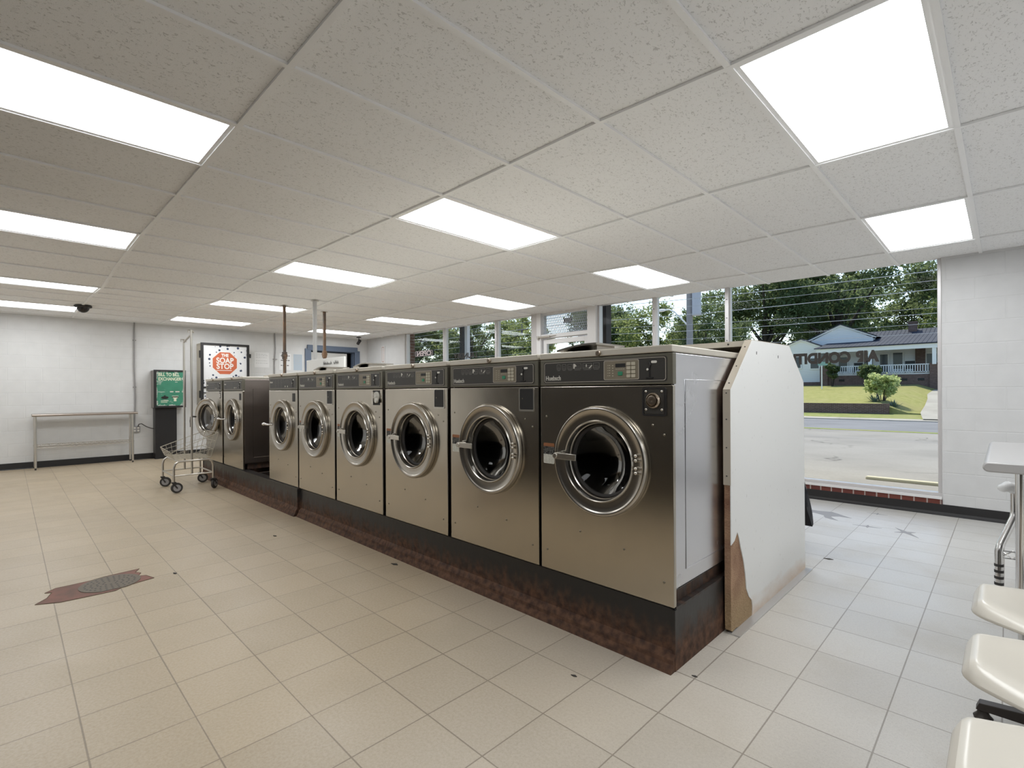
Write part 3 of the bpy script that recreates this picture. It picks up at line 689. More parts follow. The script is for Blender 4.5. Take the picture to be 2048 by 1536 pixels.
# pipes rising to the ceiling
def m_pipe():
    m = mat('rusty_pipe', (.12, .10, .085), .6, .3); n = N(m); n.col(n.mix(n.rng(n.noise(12, n.map((1, 1, .4)), detail=5), .4, .65), (.10, .085, .075), (.24, .14, .08))); return m
M['pipe'] = m_pipe()
def pipe(x, y, z0, r, m, label, coup=None, jog=0):
    t = thing('ceiling_pipe', label, 'pipe', (x, y, z0), group='pipes rising from the washers to the ceiling'); zt = zc(x, y)+.02-z0
    b = B(); b.tube([(0, 0, 0), (0, 0, zt)], r, 16); obj('pipe', b, M[m], t)
    b = B(); b.lathe([(r+.001, -.004), (r+.03, -.004), (r+.03, 0), (r+.001, 0)], (0, 0, zc(x, y)-z0+.004), 'z', 24, close=True); obj('ceiling_collar', b, M['worn_chrome'], t)
    if coup: b = B(); b.lathe([(r, -.055), (r+.012, -.05), (r+.012, -.02), (r+.018, -.018), (r+.018, .018), (r+.012, .02), (r+.012, .05), (r, .055)], (0, 0, coup-z0), 'z', 16); obj('coupling', b, M['pipe'], t)
    return t
pipe(-7.42, 2.825, 1.471, .022, 'pipe', 'brown rusty pipe, leftmost of the three ceiling pipes', 1.74)
M['pvc'] = mat('pale_pvc', (.55, .55, .55), .45)
pipe(-6.87, 3.03, 1.471, .027, 'pvc', 'pale grey plastic pipe, middle of the three ceiling pipes')
pipe(-7.57, 3.49, 0, .024, 'pipe', 'dark rusty pipe, rightmost of the three ceiling pipes', 1.80)
# ================================================================ FAR WALL THINGS
def shelf_table():
    t = thing('shelf_table', 'narrow steel folding shelf on chrome legs against the far wall', 'table', (-11.02, .945, 0))
    b = B(); b.prism(rrect(-.17, .17, .845, .882, .016), 'y', -.675, .67); obj('table_top', b, M['worn_chrome2'], t)
    for sx in (-.13, .13):
        for sy in (-.635, .60):
            b = B(); b.cyl((sx, sy, 0), .0165, .03, .846, 'z', 16); l = obj('leg', b, M['worn_chrome'], t)
            b = B(); b.cyl((sx, sy, 0), .012, 0, .03, 'z', 12); obj('foot', b, M['rubber'], l)
            b = B(); b.cyl((sx, sy, 0), .021, .355, .385, 'z', 16); obj('collar', b, M['worn_chrome'], l)
    b = B()
    for sx in (-.13, .13):
        for z in (.345, .385): b.tube([(sx, -.63, z), (sx, .6, z)], .004, 6)
        n = 40; b.tube([(sx, -.63+1.23*k/n, .345+(.04 if k % 2 else 0)) for k in range(n+1)], .003, 5)
    for sy in (-.63, .6):
        for z in (.345, .385): b.tube([(-.13, sy, z), (.13, sy, z)], .004, 6)
    for k in range(1, 46): b.tube([(-.13, -.63+1.23*k/46, .387), (.13, -.63+1.23*k/46, .387)], .0025, 5)
    obj('wire_shelf', b, M['worn_chrome'], t)
M['worn_chrome2'] = m_steel('worn_steel_top', (.42, .37, .33), .35, (40, 40, 40))
shelf_table()
M['grey_pipe'] = mat('painted_conduit', (.30, .29, .29), .5)
c1 = thing('electrical_conduit', 'thin grey conduit running down the far wall to the outlet box', 'conduit', (XL+.018, 1.62, .61))
b = B(); b.tube([(0, 0, 0), (0, .012, .5), (0, .0, 1.1), (0, .006, zc(XL, 1.6)-.61)], .011, 10); obj('tube', b, M['grey_pipe'], c1)
for z in (.7, 1.55): b = B(); b.box(-.018, .004, -.02, .03, z, z+.016); obj('clip', b, M['grey_pipe'], c1, smooth=False)
o_ = thing('outlet_box', 'grey four-socket outlet box on the far wall under the conduit', 'outlet', (XL, 1.645, .50))
b = B(); b.box(0, .05, -.055, .055, 0, .11); obj('box', b, M['grey_pipe'], o_, smooth=False, bevel=.006)
b = B()
for dy in (-.026, .026):
    for dz in (.03, .08): b.cyl((.05, dy, dz), .016, 0, .004, 'x', 16)
islands('socket', b, M['plaster'], o_)
b = B(); b.tube([(-11.19, 1.665, .60), (-11.17, 1.675, .645), (-11.15, 1.71, .655), (-11.14, 1.78, .60), (-11.13, 1.85, .565), (-11.12, 1.895, .556)], .0075, 8)
tag(obj('power_cable', b, M['rubber'], None), 'black power cable curving from the outlet box to the green exchanger', 'cable')
c2 = thing('electrical_conduit', 'thin grey conduit on the far wall between the soap cabinet and the doorway', 'conduit', (XL+.016, 4.07, 1.2))
b = B(); b.tube([(0, .02, 0), (0, -.005, .3), (0, -.01, .6), (0, .012, .95), (0, 0, 1.29)], .010, 10); obj('tube', b, M['grey_pipe'], c2)
b = B(); b.box(-.014, .006, -.04, .05, .72, .735); obj('clip', b, M['grey_pipe'], c2, smooth=False)
# ---- bill exchanger
K = thing('bill_exchanger', 'green-faced BILL TO BILL EXCHANGER cabinet on a black pedestal', 'change machine', (XL, 2.11, 0))
b = B(); b.box(.0, .19, -.21, .125, 0, .945); obj('pedestal', b, M['base_black'], K, smooth=False, bevel=.004)
M['grey_side'] = mat('cabinet_grey', (.24, .225, .205), .5)
b = B(); b.box(0, .27, -.24, .247, .94, 1.625); cab = obj('cabinet', b, M['grey_side'], K, smooth=False, bevel=.004)
b = B(); ring_strip(b, [(-.245, .94), (.25, .94), (.25, 1.632), (-.245, 1.632)], [(-.205, .975), (.218, .975), (.218, 1.602), (-.205, 1.602)], 0, .03)
for v in b.bm.verts: v.co = Vector((.30-v.co.y, v.co.x, v.co.z))
obj('door_frame', b, M['black'], K, smooth=False)
def m_green():
    m = mat('worn_green_panel', (.05, .24, .15), .45); n = N(m); o = n.xyz()
    d = n.math('MINIMUM', n.math('SUBTRACT', .215, n.math('ABSOLUTE', n.math('SUBTRACT', o[1], .006))), n.math('SUBTRACT', .315, n.math('ABSOLUTE', n.math('SUBTRACT', o[2], 1.288))))
    chip = n.rng(n.math('ADD', n.math('MULTIPLY', d, 6), n.noise(16, detail=5)), .52, .58, 1, 0); scr = n.rng(n.noise(5, n.map((1, 1, 3)), detail=6), .62, .66, 0, .5)
    n.col(n.mix(n.math('MAXIMUM', chip, scr), n.mix(n.noise(8), (.03, .17, .10), (.055, .27, .17)), (.50, .55, .49))); return m
M['greenp'] = m_green()
b = B(); b.box(.275, .288, -.206, .219, .974, 1.603); gp = obj('front_panel', b, M['greenp'], K, smooth=False)
M['ivory'] = mat('ivory_print', (.70, .72, .55), .5)
text('lettering', 'BILL TO BILL', .080, M['ivory'], gp, (.2895, -.180, 1.520), (PI/2, 0, PI/2), .0008, .0022, .74)
text('lettering', 'EXCHANGER', .080, M['ivory'], gp, (.2895, -.178, 1.440), (PI/2, 0, PI/2), .0008, .0022, .75)
b = B()
for y0, y1 in ((-.0, .055), (.085, .15)): b.box(.2885, .290, y0, y1, 1.222, 1.242)
b.box(.2885, .290, .08, .12, 1.407, 1.415)
obj('small_print', b, M['print'], gp, smooth=False)
b = B(); b.cyl((.288, -.08, 1.13), .055, 0, .012, 'x', 32); b.box(.288, .305, -.095, -.07, 1.13, 1.165)
for v in b.bm.verts:
    if v.co.z < 1.131: v.co.z = 1.13+(v.co.z-1.13)*.5
    elif v.co.x < .3005: v.co.z = 1.13+(v.co.z-1.13)*.35
obj('bill_tray', b, M['black'], gp)
b = B(); b.prism([(.03, 1.155), (.135, 1.155), (.12, 1.115), (.10, 1.105), (.10, 1.055), (.06, 1.055), (.06, 1.105), (.045, 1.115)], 'x', .288, .292); bs = obj('bill_slot', b, M['ivory'], gp, smooth=False)
b = B(); b.box(.292, .296, .035, .13, 1.128, 1.146); obj('slot_opening', b, M['black'], bs, smooth=False)
b = B(); b.box(.288, .29, -.14, -.02, 1.06, 1.07); b.box(.288, .29, -.14, -.04, 1.035, 1.045); obj('tape_strip', b, M['ivory'], gp, smooth=False)
# ---- soap cabinet
S = thing('soap_vending_cabinet', 'white speckled THE SOAP STOP vending cabinet in a black frame on the far wall', 'vending machine', (XL, 3.038, 0))
M['cream'] = mat('cream_side', (.50, .46, .37), .5)
b = B(); b.box(0, .27, -.43, .43, .96, 2.165); obj('cabinet', b, M['cream'], S, smooth=False, bevel=.003)
b = B(); ring_strip(b, [(-.43, .955), (.43, .955), (.43, 2.175), (-.43, 2.175)], [(-.385, .99), (.385, .99), (.385, 2.135), (-.385, 2.135)], 0, .035)
for v in b.bm.verts: v.co = Vector((.305-v.co.y, v.co.x, v.co.z))
obj('door_frame', b, M['black'], S, smooth=False)
def m_speck():
    m = mat('speckled_front', (.74, .74, .74), .35); n = N(m)
    vo = n.new('TexVoronoi'); n.link(n.map((0, 1, 1)), vo.inputs['Vector']); vo.inputs['Scale'].default_value = 17; vo.inputs['Randomness'].default_value = 1
    d = n.math('ADD', vo.outputs['Distance'], n.math('MULTIPLY', n.noise(40, detail=2), .22)); r = n.new('SeparateColor'); n.link(vo.outputs['Color'], r.inputs[0])
    th = n.rng(r.outputs[0], .15, 1, .12, .52); s = n.math('LESS_THAN', d, th)
    n.col(n.mix(s, (.74, .74, .74), (.03, .045, .09))); return m
M['speck'] = m_speck()
b = B(); b.box(.272, .285, -.386, .386, .989, 2.136); fp = obj('front_panel', b, M['speck'], S, smooth=False)
M['orange'] = mat('orange_red', (.55, .13, .055), .45); M['print_w'] = mat('print_white', (.80, .78, .74), .5)
oc = (-.012, 1.79); R = .232
def octo(r): return [(oc[0]+r*math.cos(PI/8+k*PI/4), oc[1]+r*math.sin(PI/8+k*PI/4)) for k in range(8)]
b = B(); b.prism(octo(R+.012), 'x', .2855, .287); obj('octagon_border', b, M['print_w'], fp, smooth=False)
b = B(); b.prism(octo(R), 'x', .287, .2885); og = obj('octagon', b, M['orange'], fp, smooth=False)
for s, sz, z, hw in (('THE', .08, 1.918, .075), ('SOAP', .145, 1.795, .165), ('STOP', .145, 1.68, .165)):
    tx = text('lettering', s, sz, M['print_w'], fp, (.2895, oc[0], z), (PI/2, 0, PI/2), .0008, .004, .86, 'CENTER')
b = B(); b.box(.2885, .290, oc[0]-.15, oc[0]+.12, 1.642, 1.652); obj('underline', b, M['print_w'], fp, smooth=False)
b = B(); b.box(.285, .30, -.386, .386, 1.30, 1.33); b.box(.285, .30, -.386, .386, 1.205, 1.22); obj('divider_bar', b, M['black'], fp, smooth=False)
for z in (1.95, 1.18): b = B(); b.cyl((.29, -.44, z), .02, -.07, .07, 'z', 12); obj('hinge', b, M['black'], S)
b = B(); b.box(.25, .31, .43, .46, 1.93, 1.99); b.cyl((.31, .445, 1.93), .012, -.02, .02, 'z', 10); obj('lock', b, M['black'], S)
# ---- papers
M['paper'] = mat('paper_white', (.82, .82, .82), .7); M['paper_blue'] = mat('paper_blue', (.46, .53, .60), .7); M['ink'] = mat('faint_ink', (.5, .5, .5), .7); M['ink2'] = mat('dark_ink', (.16, .15, .15), .7)
def paper(y0, y1, z0, z1, m, ink, lines, label, big=False):
    b = B(); b.box(XL, XL+.003, y0, y1, z0, z1); p = tag(obj('notice', b, m, None, smooth=False), label, 'notice', 'notices taped to the far wall')
    b = B(); random.seed(int(z0*1000))
    for z in lines:
        y = y0+.03
        while y < y1-.05:
            wd = random.uniform(.015, .05); b.box(XL+.003, XL+.0038, y, min(y+wd, y1-.03), z, z+(.02 if big else .007)); y += wd+.012
    obj('writing', b, ink, p, smooth=False)
paper(3.66, 3.96, 1.74, 2.06, M['paper'], M['ink'], (2.02, 1.99, 1.95, 1.88, 1.83), 'white sheet with faint lines right of the soap cabinet')
paper(4.17, 4.42, 1.70, 2.06, M['paper'], M['ink2'], (2.0, 1.9, 1.79), 'white sheet with three dark lines left of the pale blue notice', True)
paper(4.475, 4.665, 1.70, 2.055, M['paper_blue'], M['ink'], (2.02, 1.99, 1.96, 1.93, 1.9, 1.86, 1.83), 'pale blue notice beside the blue door casing')
V = thing('wall_raceway', 'narrow white raceway with brown outline between doorway and windows', 'raceway', (-10.47, YF, 1.89))
b = B(); b.box(-.07, .07, -.02, 0, 0, .40); obj('cover', b, M['frame_w'], V, smooth=False, bevel=.004)
M['brown_line'] = mat('brown_outline', (.35, .22, .18), .6)
b = B(); ring_strip(b, [(-.045, .02), (.045, .02), (.045, .38), (-.045, .38)], [(-.03, .035), (.03, .035), (.03, .365), (-.03, .365)], -.022, -.019); obj('outline', b, M['brown_line'], V, smooth=False)
# ---- cameras
def dome():
    x, y = -9.66, .79; t = thing('dome_camera', 'small black dome security camera on the ceiling beside a light', 'security camera', (x, y, zc(x, y)))
    b = B(); b.lathe([(.001, 0), (.105, 0), (.105, -.022), (.09, -.028), (.001, -.028)], (0, 0, 0), 'z', 32); obj('base', b, M['rubber'], t)
    b = B(); b.lathe([(.075*math.cos(a), -.028-.075*math.sin(a)) for a in [k*PI/2/10 for k in range(10)]]+[(.001, -.103)], (0, 0, 0), 'z', 32); obj('dome', b, mat('smoked_dome', (.02, .015, .015), .08), t)
dome()
x, y = -10.78, 5.80; t = thing('bullet_camera', 'small black swivel camera on the ceiling near the far corner', 'security camera', (x, y, zc(x, y)-.002))
b = B(); b.cyl((0, 0, 0), .055, -.014, 0, 'z', 24); obj('base', b, M['black'], t)
b = B(); b.tube([(0, 0, -.01), (0, 0, -.05), (-.01, -.012, -.075)], .009, 8); obj('arm', b, M['black'], t)
b = B(); b.tube([(.015, .025, -.075), (.03, -.045, -.165)], .034, 20); obj('housing', b, M['black'], t)
# ================================================================ LAUNDRY CART
def cart():
    t = thing('laundry_cart', 'wire laundry cart with two tall poles, beside the leftmost washer', 'laundry cart', (-7.43, 1.62, 0))
    X0, X1, Y0, Y1 = -.30, .31, -.215, .205
    r = .0125; b = B()
    for x in (X0, X1):
        b.tube([(x, Y0, .13), (x, Y0, .30), (x, Y0+.015, .35), (x, Y0+.05, .375), (x, Y1-.05, .375), (x, Y1-.015, .35), (x, Y1, .30), (x, Y1, .13)], r, 12)
    for x in (X0, X1): b.tube([(x, Y0, .205), (x, Y1, .205)], r*.75, 10)
    b.tube([(X0, Y0, .205), (X1, Y0, .205)], r*.75, 10); b.tube([(X0, Y1, .205), (X1, Y1, .205)], r*.75, 10)
    b.tube([(X0, Y1-.05, .375), (X1, Y1-.05, .375)], r*.75, 10); b.tube([(X0, Y0+.05, .375), (X1, Y0+.05, .375)], r*.75, 10)
    obj('frame', b, M['worn_chrome'], t)
    for i, (x, y) in enumerate(((X0, Y0), (X1, Y0), (X0, Y1), (X1, Y1))):
        a = [.5, .9, .6, 1.75][i]; d = Vector((math.sin(a)*0+math.cos(a+.7), math.sin(a+.7), 0)); c = Vector((x, y, .062))+d*.03; ax = Vector((-d.y, d.x, 0))
        b = B(); b.tube([c-ax*.015, c+ax*.015], .0, 4) if False else None
        b.tube([c-ax*.016, c-ax*.010, c+ax*.010, c+ax*.016], [.056, .0615, .0615, .056], 32); w_ = obj('caster', b, M['rubber'], t)
        b = B(); b.tube([c-ax*.018, c+ax*.018], .040, 24); obj('wheel_hub', b, M['plaster_grey'], w_)
        b = B(); b.box(x-.022, x+.022, y-.022, y+.022, .118, .134)
        for s in (-1, 1):
            p = Vector((x, y, .125))+ax*s*.024; q = c+ax*s*.024
            b.tube([p-d*.01, q], .008, 8)
        b.tube([c-ax*.028, c+ax*.028], .008, 8); obj('fork', b, M['rubber'], w_)
    for x, zt in ((X0-.02+.03, 1.905), (X1-.03, 1.985)):
        pass
    for x, y, z0, zt in ((-.27, .02, .205, 1.905), (.28, -.02, .195, 1.985)):
        b = B(); b.tube([(x, y, z0), (x, y, zt)], .0125, 12); obj('pole', b, M['worn_chrome'], t)
    b = B(); b.tube([(-.27, .02, 1.875), (.28, -.02, 1.93)], .011, 10)
    for (x, y, z) in ((-.27, .02, 1.90), (.28, -.02, 1.97)): b.tube([(x, y-.03, z-.02), (x, y-.035, z+.01), (x, y, z+.012), (x, y+.03, z-.02)], .007, 8)
    obj('hanging_bar', b, M['worn_chrome'], t)
    # tilted wire basket
    b = B()
    rim = [(-.29, -.24, .515), (.29, -.24, .485), (.29, .27, .70), (-.29, .27, .70)]
    flo = [(-.26, -.20, .41), (.26, -.20, .40), (.26, .19, .395), (-.26, .19, .40)]
    L = lambda a, c, s: tuple(a[i]+(c[i]-a[i])*s for i in range(3))
    for lv in (0, .33, .66, 1):
        q = [L(flo[i], rim[i], lv) for i in range(4)]
        b.tube(q, .0045 if lv == 1 else .003, 6, closed=True)
    for i in range(4):
        a0, a1, c0, c1 = flo[i], flo[(i+1) % 4], rim[i], rim[(i+1) % 4]
        for k in range(1, 9): b.tube([L(a0, a1, k/9), L(c0, c1, k/9)], .0019, 5)
        b.tube([a0, c0], .004, 6)
    for k in range(1, 12):
        b.tube([L(flo[0], flo[1], k/12), L(flo[3], flo[2], k/12)], .0025, 5); b.tube([L(flo[0], flo[3], k/12), L(flo[1], flo[2], k/12)], .0025, 5)
    obj('basket', b, M['basket'], t)
M['plaster_grey'] = mat('grey_plastic_wheel', (.34, .33, .33), .5)
M['basket'] = mat('plated_wire', (.50, .46, .38), .4, .35)
cart()
# ================================================================ RIGHT SIDE: COUNTER, STAND, SEATS
CT_ = thing('folding_counter', 'steel topped folding counter at the right edge with rounded rim', 'counter', (0, 0, 0))
M['counter_top'] = mat('counter_laminate', (.47, .46, .455), .35, .1)
b = B(); pr_ = [(-.052+.021*math.cos(a)+.0, .879+.021*math.sin(a)) for a in [PI/2+PI*k/8 for k in range(9)]]
b.prism([(1.6, .900)]+pr_+[(1.6, .858)], 'y', 2.86, 3.98); obj('top', b, M['counter_top'], CT_, bevel=.006)
for y in (3.02, 3.82):
    for x in (.045, 1.5): b = B(); b.tube([(x, y, 0), (x, y, .86)], .0145, 16); obj('leg', b, M['chrome'], CT_)
b = B(); b.box(.075, 1.5, 3.0, 3.03, .05, .86); obj('end_panel', b, mat('brown_panel', (.10, .075, .055), .5), CT_, smooth=False, bevel=.003)
ST = thing('wire_stand', 'bent chrome tube stand with a wire basket behind the counter', 'stand', (0, 0, 0))
b = B(); b.tube([(.032, 4.08, .60), (.032, 4.08, .50), (.028, 4.07, .46), (-.025, 3.98, .32), (-.034, 3.96, .28), (-.034, 3.96, 0)], .019, 16)
b.tube([(.40, 4.08, .60), (.40, 4.08, 0)], .019, 16); b.tube([(.032, 4.08, .55), (.40, 4.08, .55)], .012, 12); obj('tube_frame', b, M['chrome'], ST)
b = B()
for z in (.245, .285): b.tube([(-.034, 3.96, z), (.38, 4.05, z)], .004, 6)
for k in range(9): b.tube([(-.03+k*.05, 3.97+k*.01, .245), (.02+k*.05, 3.98+k*.01, .285)], .003, 5); b.tube([(.02+k*.05, 3.97+k*.01, .245), (-.03+k*.05, 3.98+k*.01, .285)], .003, 5)
obj('wire_basket', b, M['chrome'], ST)
b = B()
for k in range(4): b.cyl((-.034, 3.96, 0), .0205, .09+k*.035, .105+k*.035, 'z', 12)
islands('adjustment_ring', b, M['rubber'], ST)
b = B(); b.ball((.02, 4.06, .635), .062, (1.0, .7, .50), 3)
for v in b.bm.verts: v.co += Vector((math.sin(v.co.z*90)*.004, math.sin(v.co.x*80)*.005, math.sin(v.co.x*110+v.co.y*70)*.005))
tag(obj('plastic_bag', b, mat('clear_white_plastic', (.80, .80, .80), .25), None), 'crumpled white plastic wrapped over the bent stand tube under the counter', 'plastic bag')
M['seat'] = mat('cream_seat', (.66, .62, .545), .27)
def seat_bank():
    t = thing('seat_bank', 'row of joined cream moulded seats on a dark beam at the right edge', 'bench', (0, 0, 0))
    for yc, hw in ((2.487, .25), (1.945, .25), (1.402, .25), (.86, .25)):
        b = B(); nu, nv = 26, 18; G = {}
        for layer in (0, 1):
            for i in range(nu+1):
                u = i/nu; x = -.092+.46*u
                for j in range(nv+1):
                    s = j/nv*2-1
                    # rounded front that widens towards the back
                    t_ = .46*u
                    wmax = .105+.045*math.sqrt(max(0, 1-(1-min(1, t_/.04))**2))+.088*min(1, max(0, t_-.01)/.13)**.9+.02*min(1, max(0, t_-.14)/.3)
                    y = yc+s*wmax
                    edge = max(abs(s)**6, (1-min(1, u/.05))**2)
                    z = .476-.030*math.sin(min(1, u*1.15)*PI)*(1-abs(s)**2.5)-.045*edge+(.20*max(0, u-.80)**1.2*4 if u > .8 else 0)
                    G[layer, i, j] = b.bm.verts.new((x, y, z-(.014 if layer else 0)))
        for layer in (0, 1):
            for i in range(nu):
                for j in range(nv): b.bm.faces.new((G[layer, i, j], G[layer, i+1, j], G[layer, i+1, j+1], G[layer, i, j+1]))
        for i in range(nu):
            for j in (0, nv): b.bm.faces.new((G[0, i, j], G[0, i+1, j], G[1, i+1, j], G[1, i, j]))
        for j in range(nv):
            for i in (0, nu): b.bm.faces.new((G[0, i, j], G[0, i, j+1], G[1, i, j+1], G[1, i, j]))
        o = obj('seat', b, M['seat'], t); o.modifiers.new('s', 'SUBSURF').render_levels = 1; o.modifiers['s'].levels = 1
    M['dark_beam'] = mat('dark_brown_steel', (.035, .028, .024), .45, .4)
    b = B(); b.box(.16, .21, .75, 2.72, .30, .35); obj('beam', b, M['dark_beam'], t, smooth=False, bevel=.004)
    for y in (2.50, .98):
        b = B(); b.box(.165, .205, y-.02, y+.02, .03, .31); lg = obj('leg', b, M['dark_beam'], t, smooth=False, bevel=.003)
        b = B(); b.prism([(-.085, .035), (-.075, .062), (.185, .085), (.47, .062), (.48, .035)], 'y', y-.02, y+.02); obj('foot_bar', b, M['dark_beam'], t, smooth=False, bevel=.003)
        for x in (-.065, .46): b = B(); b.lathe([(.001, 0), (.026, 0), (.028, .008), (.018, .02), (.012, .04), (.001, .04)], (x, y, 0), 'z', 20); obj('foot_glide', b, M['dark_beam'], t)
seat_bank()
# ---- bag hung behind the end board
H = thing('bag_stand', 'grey upright rack just behind the white end board', 'rack', (-1.19, 4.28, 0))
b = B(); b.tube([(.02, 0, 0), (.02, 0, .68)], .014, 12); b.tube([(-.4, 0, 0), (-.4, 0, .68)], .014, 12); b.tube([(-.4, 0, .66), (.05, 0, .66)], .014, 12); b.tube([(.02, -.07, .012), (.02, .07, .012)], .012, 10); b.tube([(-.4, -.07, .012), (-.4, .07, .012)], .012, 10); obj('frame', b, M['grey_pipe'], H)
b = B(); n = 28; rings = []
for i in range(16):
    s = i/15; z = .665-.46*s; rr = .02+.13*s**.8; ring = []
    for k in range(n):
        a = 2*PI*k/n; q = rr*(1+.14*math.sin(5*a+s*3)+.08*math.sin(11*a)*s); ring.append(b.bm.verts.new((-1.19+q*math.cos(a)*.95+.0, 4.30+q*math.sin(a)*.7, z+.03*math.sin(3*a)*s)))
    rings.append(ring)
for i in range(15):
    for k in range(n): b.bm.faces.new((rings[i][k], rings[i][(k+1) % n], rings[i+1][(k+1) % n], rings[i+1][k]))
b.bm.faces.new(rings[0]); b.bm.faces.new(rings[-1][::-1])
tag(obj('trash_bag', b, mat('black_plastic_film', (.012, .013, .017), .22), None), 'black plastic bag hanging from the rack behind the end board', 'bag')
# ================================================================ FLOOR DAMAGE AND LITTER
M['subfloor'] = mat('red_adhesive_subfloor', (.20, .095, .07), .75); n = N(M['subfloor']); n.col(n.mix(n.rng(n.noise(9, detail=5), .35, .7), (.23, .105, .08), (.14, .085, .065)))
D = thing('torn_tile_patch', 'torn reddish hole in the floor tiles around a drain', 'floor damage', (0, 0, .0008))
pts = [(-3.945, .107), (-4.02, .16), (-4.11, .185), (-4.13, .155), (-4.185, .205), (-4.185, .27), (-4.19, .37), (-4.215, .44), (-4.225, .53), (-4.235, .632), (-4.17, .60), (-4.13, .625), (-4.07, .60), (-4.05, .64), (-3.955, .668), (-3.935, .58), (-3.91, .50), (-3.87, .46), (-3.875, .34), (-3.885, .21)]
b = B(); b.prism(pts, 'z', 0, .0012); obj('exposed_subfloor', b, M['subfloor'], D, smooth=False)
b = B(); n_ = len(pts)
for i in range(n_):
    a, c = Vector((*pts[i], 0)), Vector((*pts[(i+1) % n_], 0)); b.tube([a, c], .0028, 5)
obj('broken_edge', b, mat('tile_edge_dark', (.12, .08, .05), .8), D, smooth=False)
dc = (-4.045, .455)
b = B(); b.cyl((dc[0], dc[1], 0), .155, .0, .004, 'z', 48)
for v in b.bm.verts: v.co.x = max(min(v.co.x, -3.90), -4.20)
dr = obj('drain_cover', b, mat('drain_iron', (.15, .125, .095), .7), D, smooth=False)
b = B()
for rr, k_ in ((.125, 26), (.095, 20), (.065, 14), (.035, 8)):
    for k in range(k_): a = 2*PI*k/k_; b.cyl((dc[0]+rr*math.cos(a), dc[1]+rr*math.sin(a), 0), .0058, .0035, .0046, 'z', 8)
obj('drain_holes', b, M['black'], dr, smooth=False)
M['chip_grey'] = mat('grey_mortar', (.30, .30, .31), .8)
def chip(label, pts, m='chip_grey', z=.0012, cat='floor damage', nm='tile_chip', grp='chipped floor tile corners'):
    b = B(); b.prism(pts, 'z', .0002, z); return tag(obj(nm, b, M[m], None, smooth=False), label, cat, grp)
def star(x, y, a, c, rot=0):
    P_ = []
    for k in range(8):
        r = a if k % 2 == 0 else c; r *= (1, 1, .6, 1, 1.1, 1, .5, 1)[k]; t_ = rot+k*PI/4; P_.append((x+r*math.cos(t_), y+r*math.sin(t_)))
    return P_
chip('large grey chip at a tile corner near the black bag', [(-1.45, 5.68), (-1.34, 5.66), (-1.22, 5.70), (-1.03, 5.54), (-1.13, 5.545), (-1.19, 5.49), (-1.15, 5.42), (-1.10, 5.36), (-1.22, 5.41), (-1.25, 5.50), (-1.34, 5.55), (-1.44, 5.52)])
chip('small grey chip between the black bag and the window', star(-.871, 5.308, .10, .018, .1))
chip('grey star shaped chip in the tiles right of the black bag', star(-.604, 5.305, .15, .03, 2.2))
chip('thin dark chip in the tile line under the window', star(-.889, 5.906, .08, .012, 0))
M['debris'] = mat('dark_debris', (.05, .045, .04), .8)
for x, y, s, lab in ((-3.042, 1.90, .034, 'black scrap on the floor by the foot of the washer base'), (-4.372, 1.578, .024, 'dark speck on the open floor left of the washer row'), (-3.952, .784, .022, 'dark sliver between the drain patch and the washers'), (-1.303, 1.68, .014, 'tiny dark crumb on the tile in front of the nearest washer'), (-.903, 4.10, .03, 'dark sliver on the floor behind the end board'), (-.937, 2.03, .012, 'dark crumb on the floor at the near corner of the washer base')):
    b = B(); b.prism([(x-s, y-s*.3), (x+s*.2, y-s*.45), (x+s, y+.1*s), (x+.1*s, y+s*.45)], 'z', .0004, .0035); tag(obj('floor_debris', b, M['debris'], None, smooth=False), lab, 'debris', 'bits of debris on the floor')
# ================================================================ TUMBLE DRYERS ALONG THE BACK (opposite the washers, seen in their fronts)
def dryer(x, label, src=None):
    if src: return dup(src, (x, -.45, 0), label)
    t = thing('tumble_dryer', label, 'dryer', (x, -.45, 0), group='tall tumble dryers opposite the washers')
    b = B(); b.box(-.395, .395, -.88, 0, .02, 1.95); obj('cabinet', b, M['dryer'], t, smooth=False, bevel=.006)
    for z in (.55, 1.42):
        b = B(); b.lathe([(.30, 0), (.31, .02), (.29, .04), (.23, .04), (.22, .02), (.001, .018)], (0, 0, z), 'y', 48); d = obj('door', b, M['dryer_ring'], t)
        b = B(); b.lathe([(.21, .03), (.1, .045), (.001, .05)], (0, 0, z), 'y', 40); obj('glass', b, M['black'], d)
    b = B(); b.box(-.3, .3, 0, .012, .97, 1.06); obj('control_panel', b, M['dark'], t, smooth=False)
    return t
M['dryer'] = mat('brown_dryer_enamel', (.030, .025, .021), .5); M['dryer_ring'] = mat('dryer_ring', (.05, .042, .036), .4, .6)
d0 = dryer(.9, 'tall brown tumble dryer behind the camera, nearest the right wall')
nm = ['second', 'third', 'fourth', 'fifth', 'sixth', 'seventh', 'eighth']
for k in range(7): dryer(.9-.8*(k+1), f'tall brown tumble dryer behind the camera, {nm[k]} from the right wall', d0)
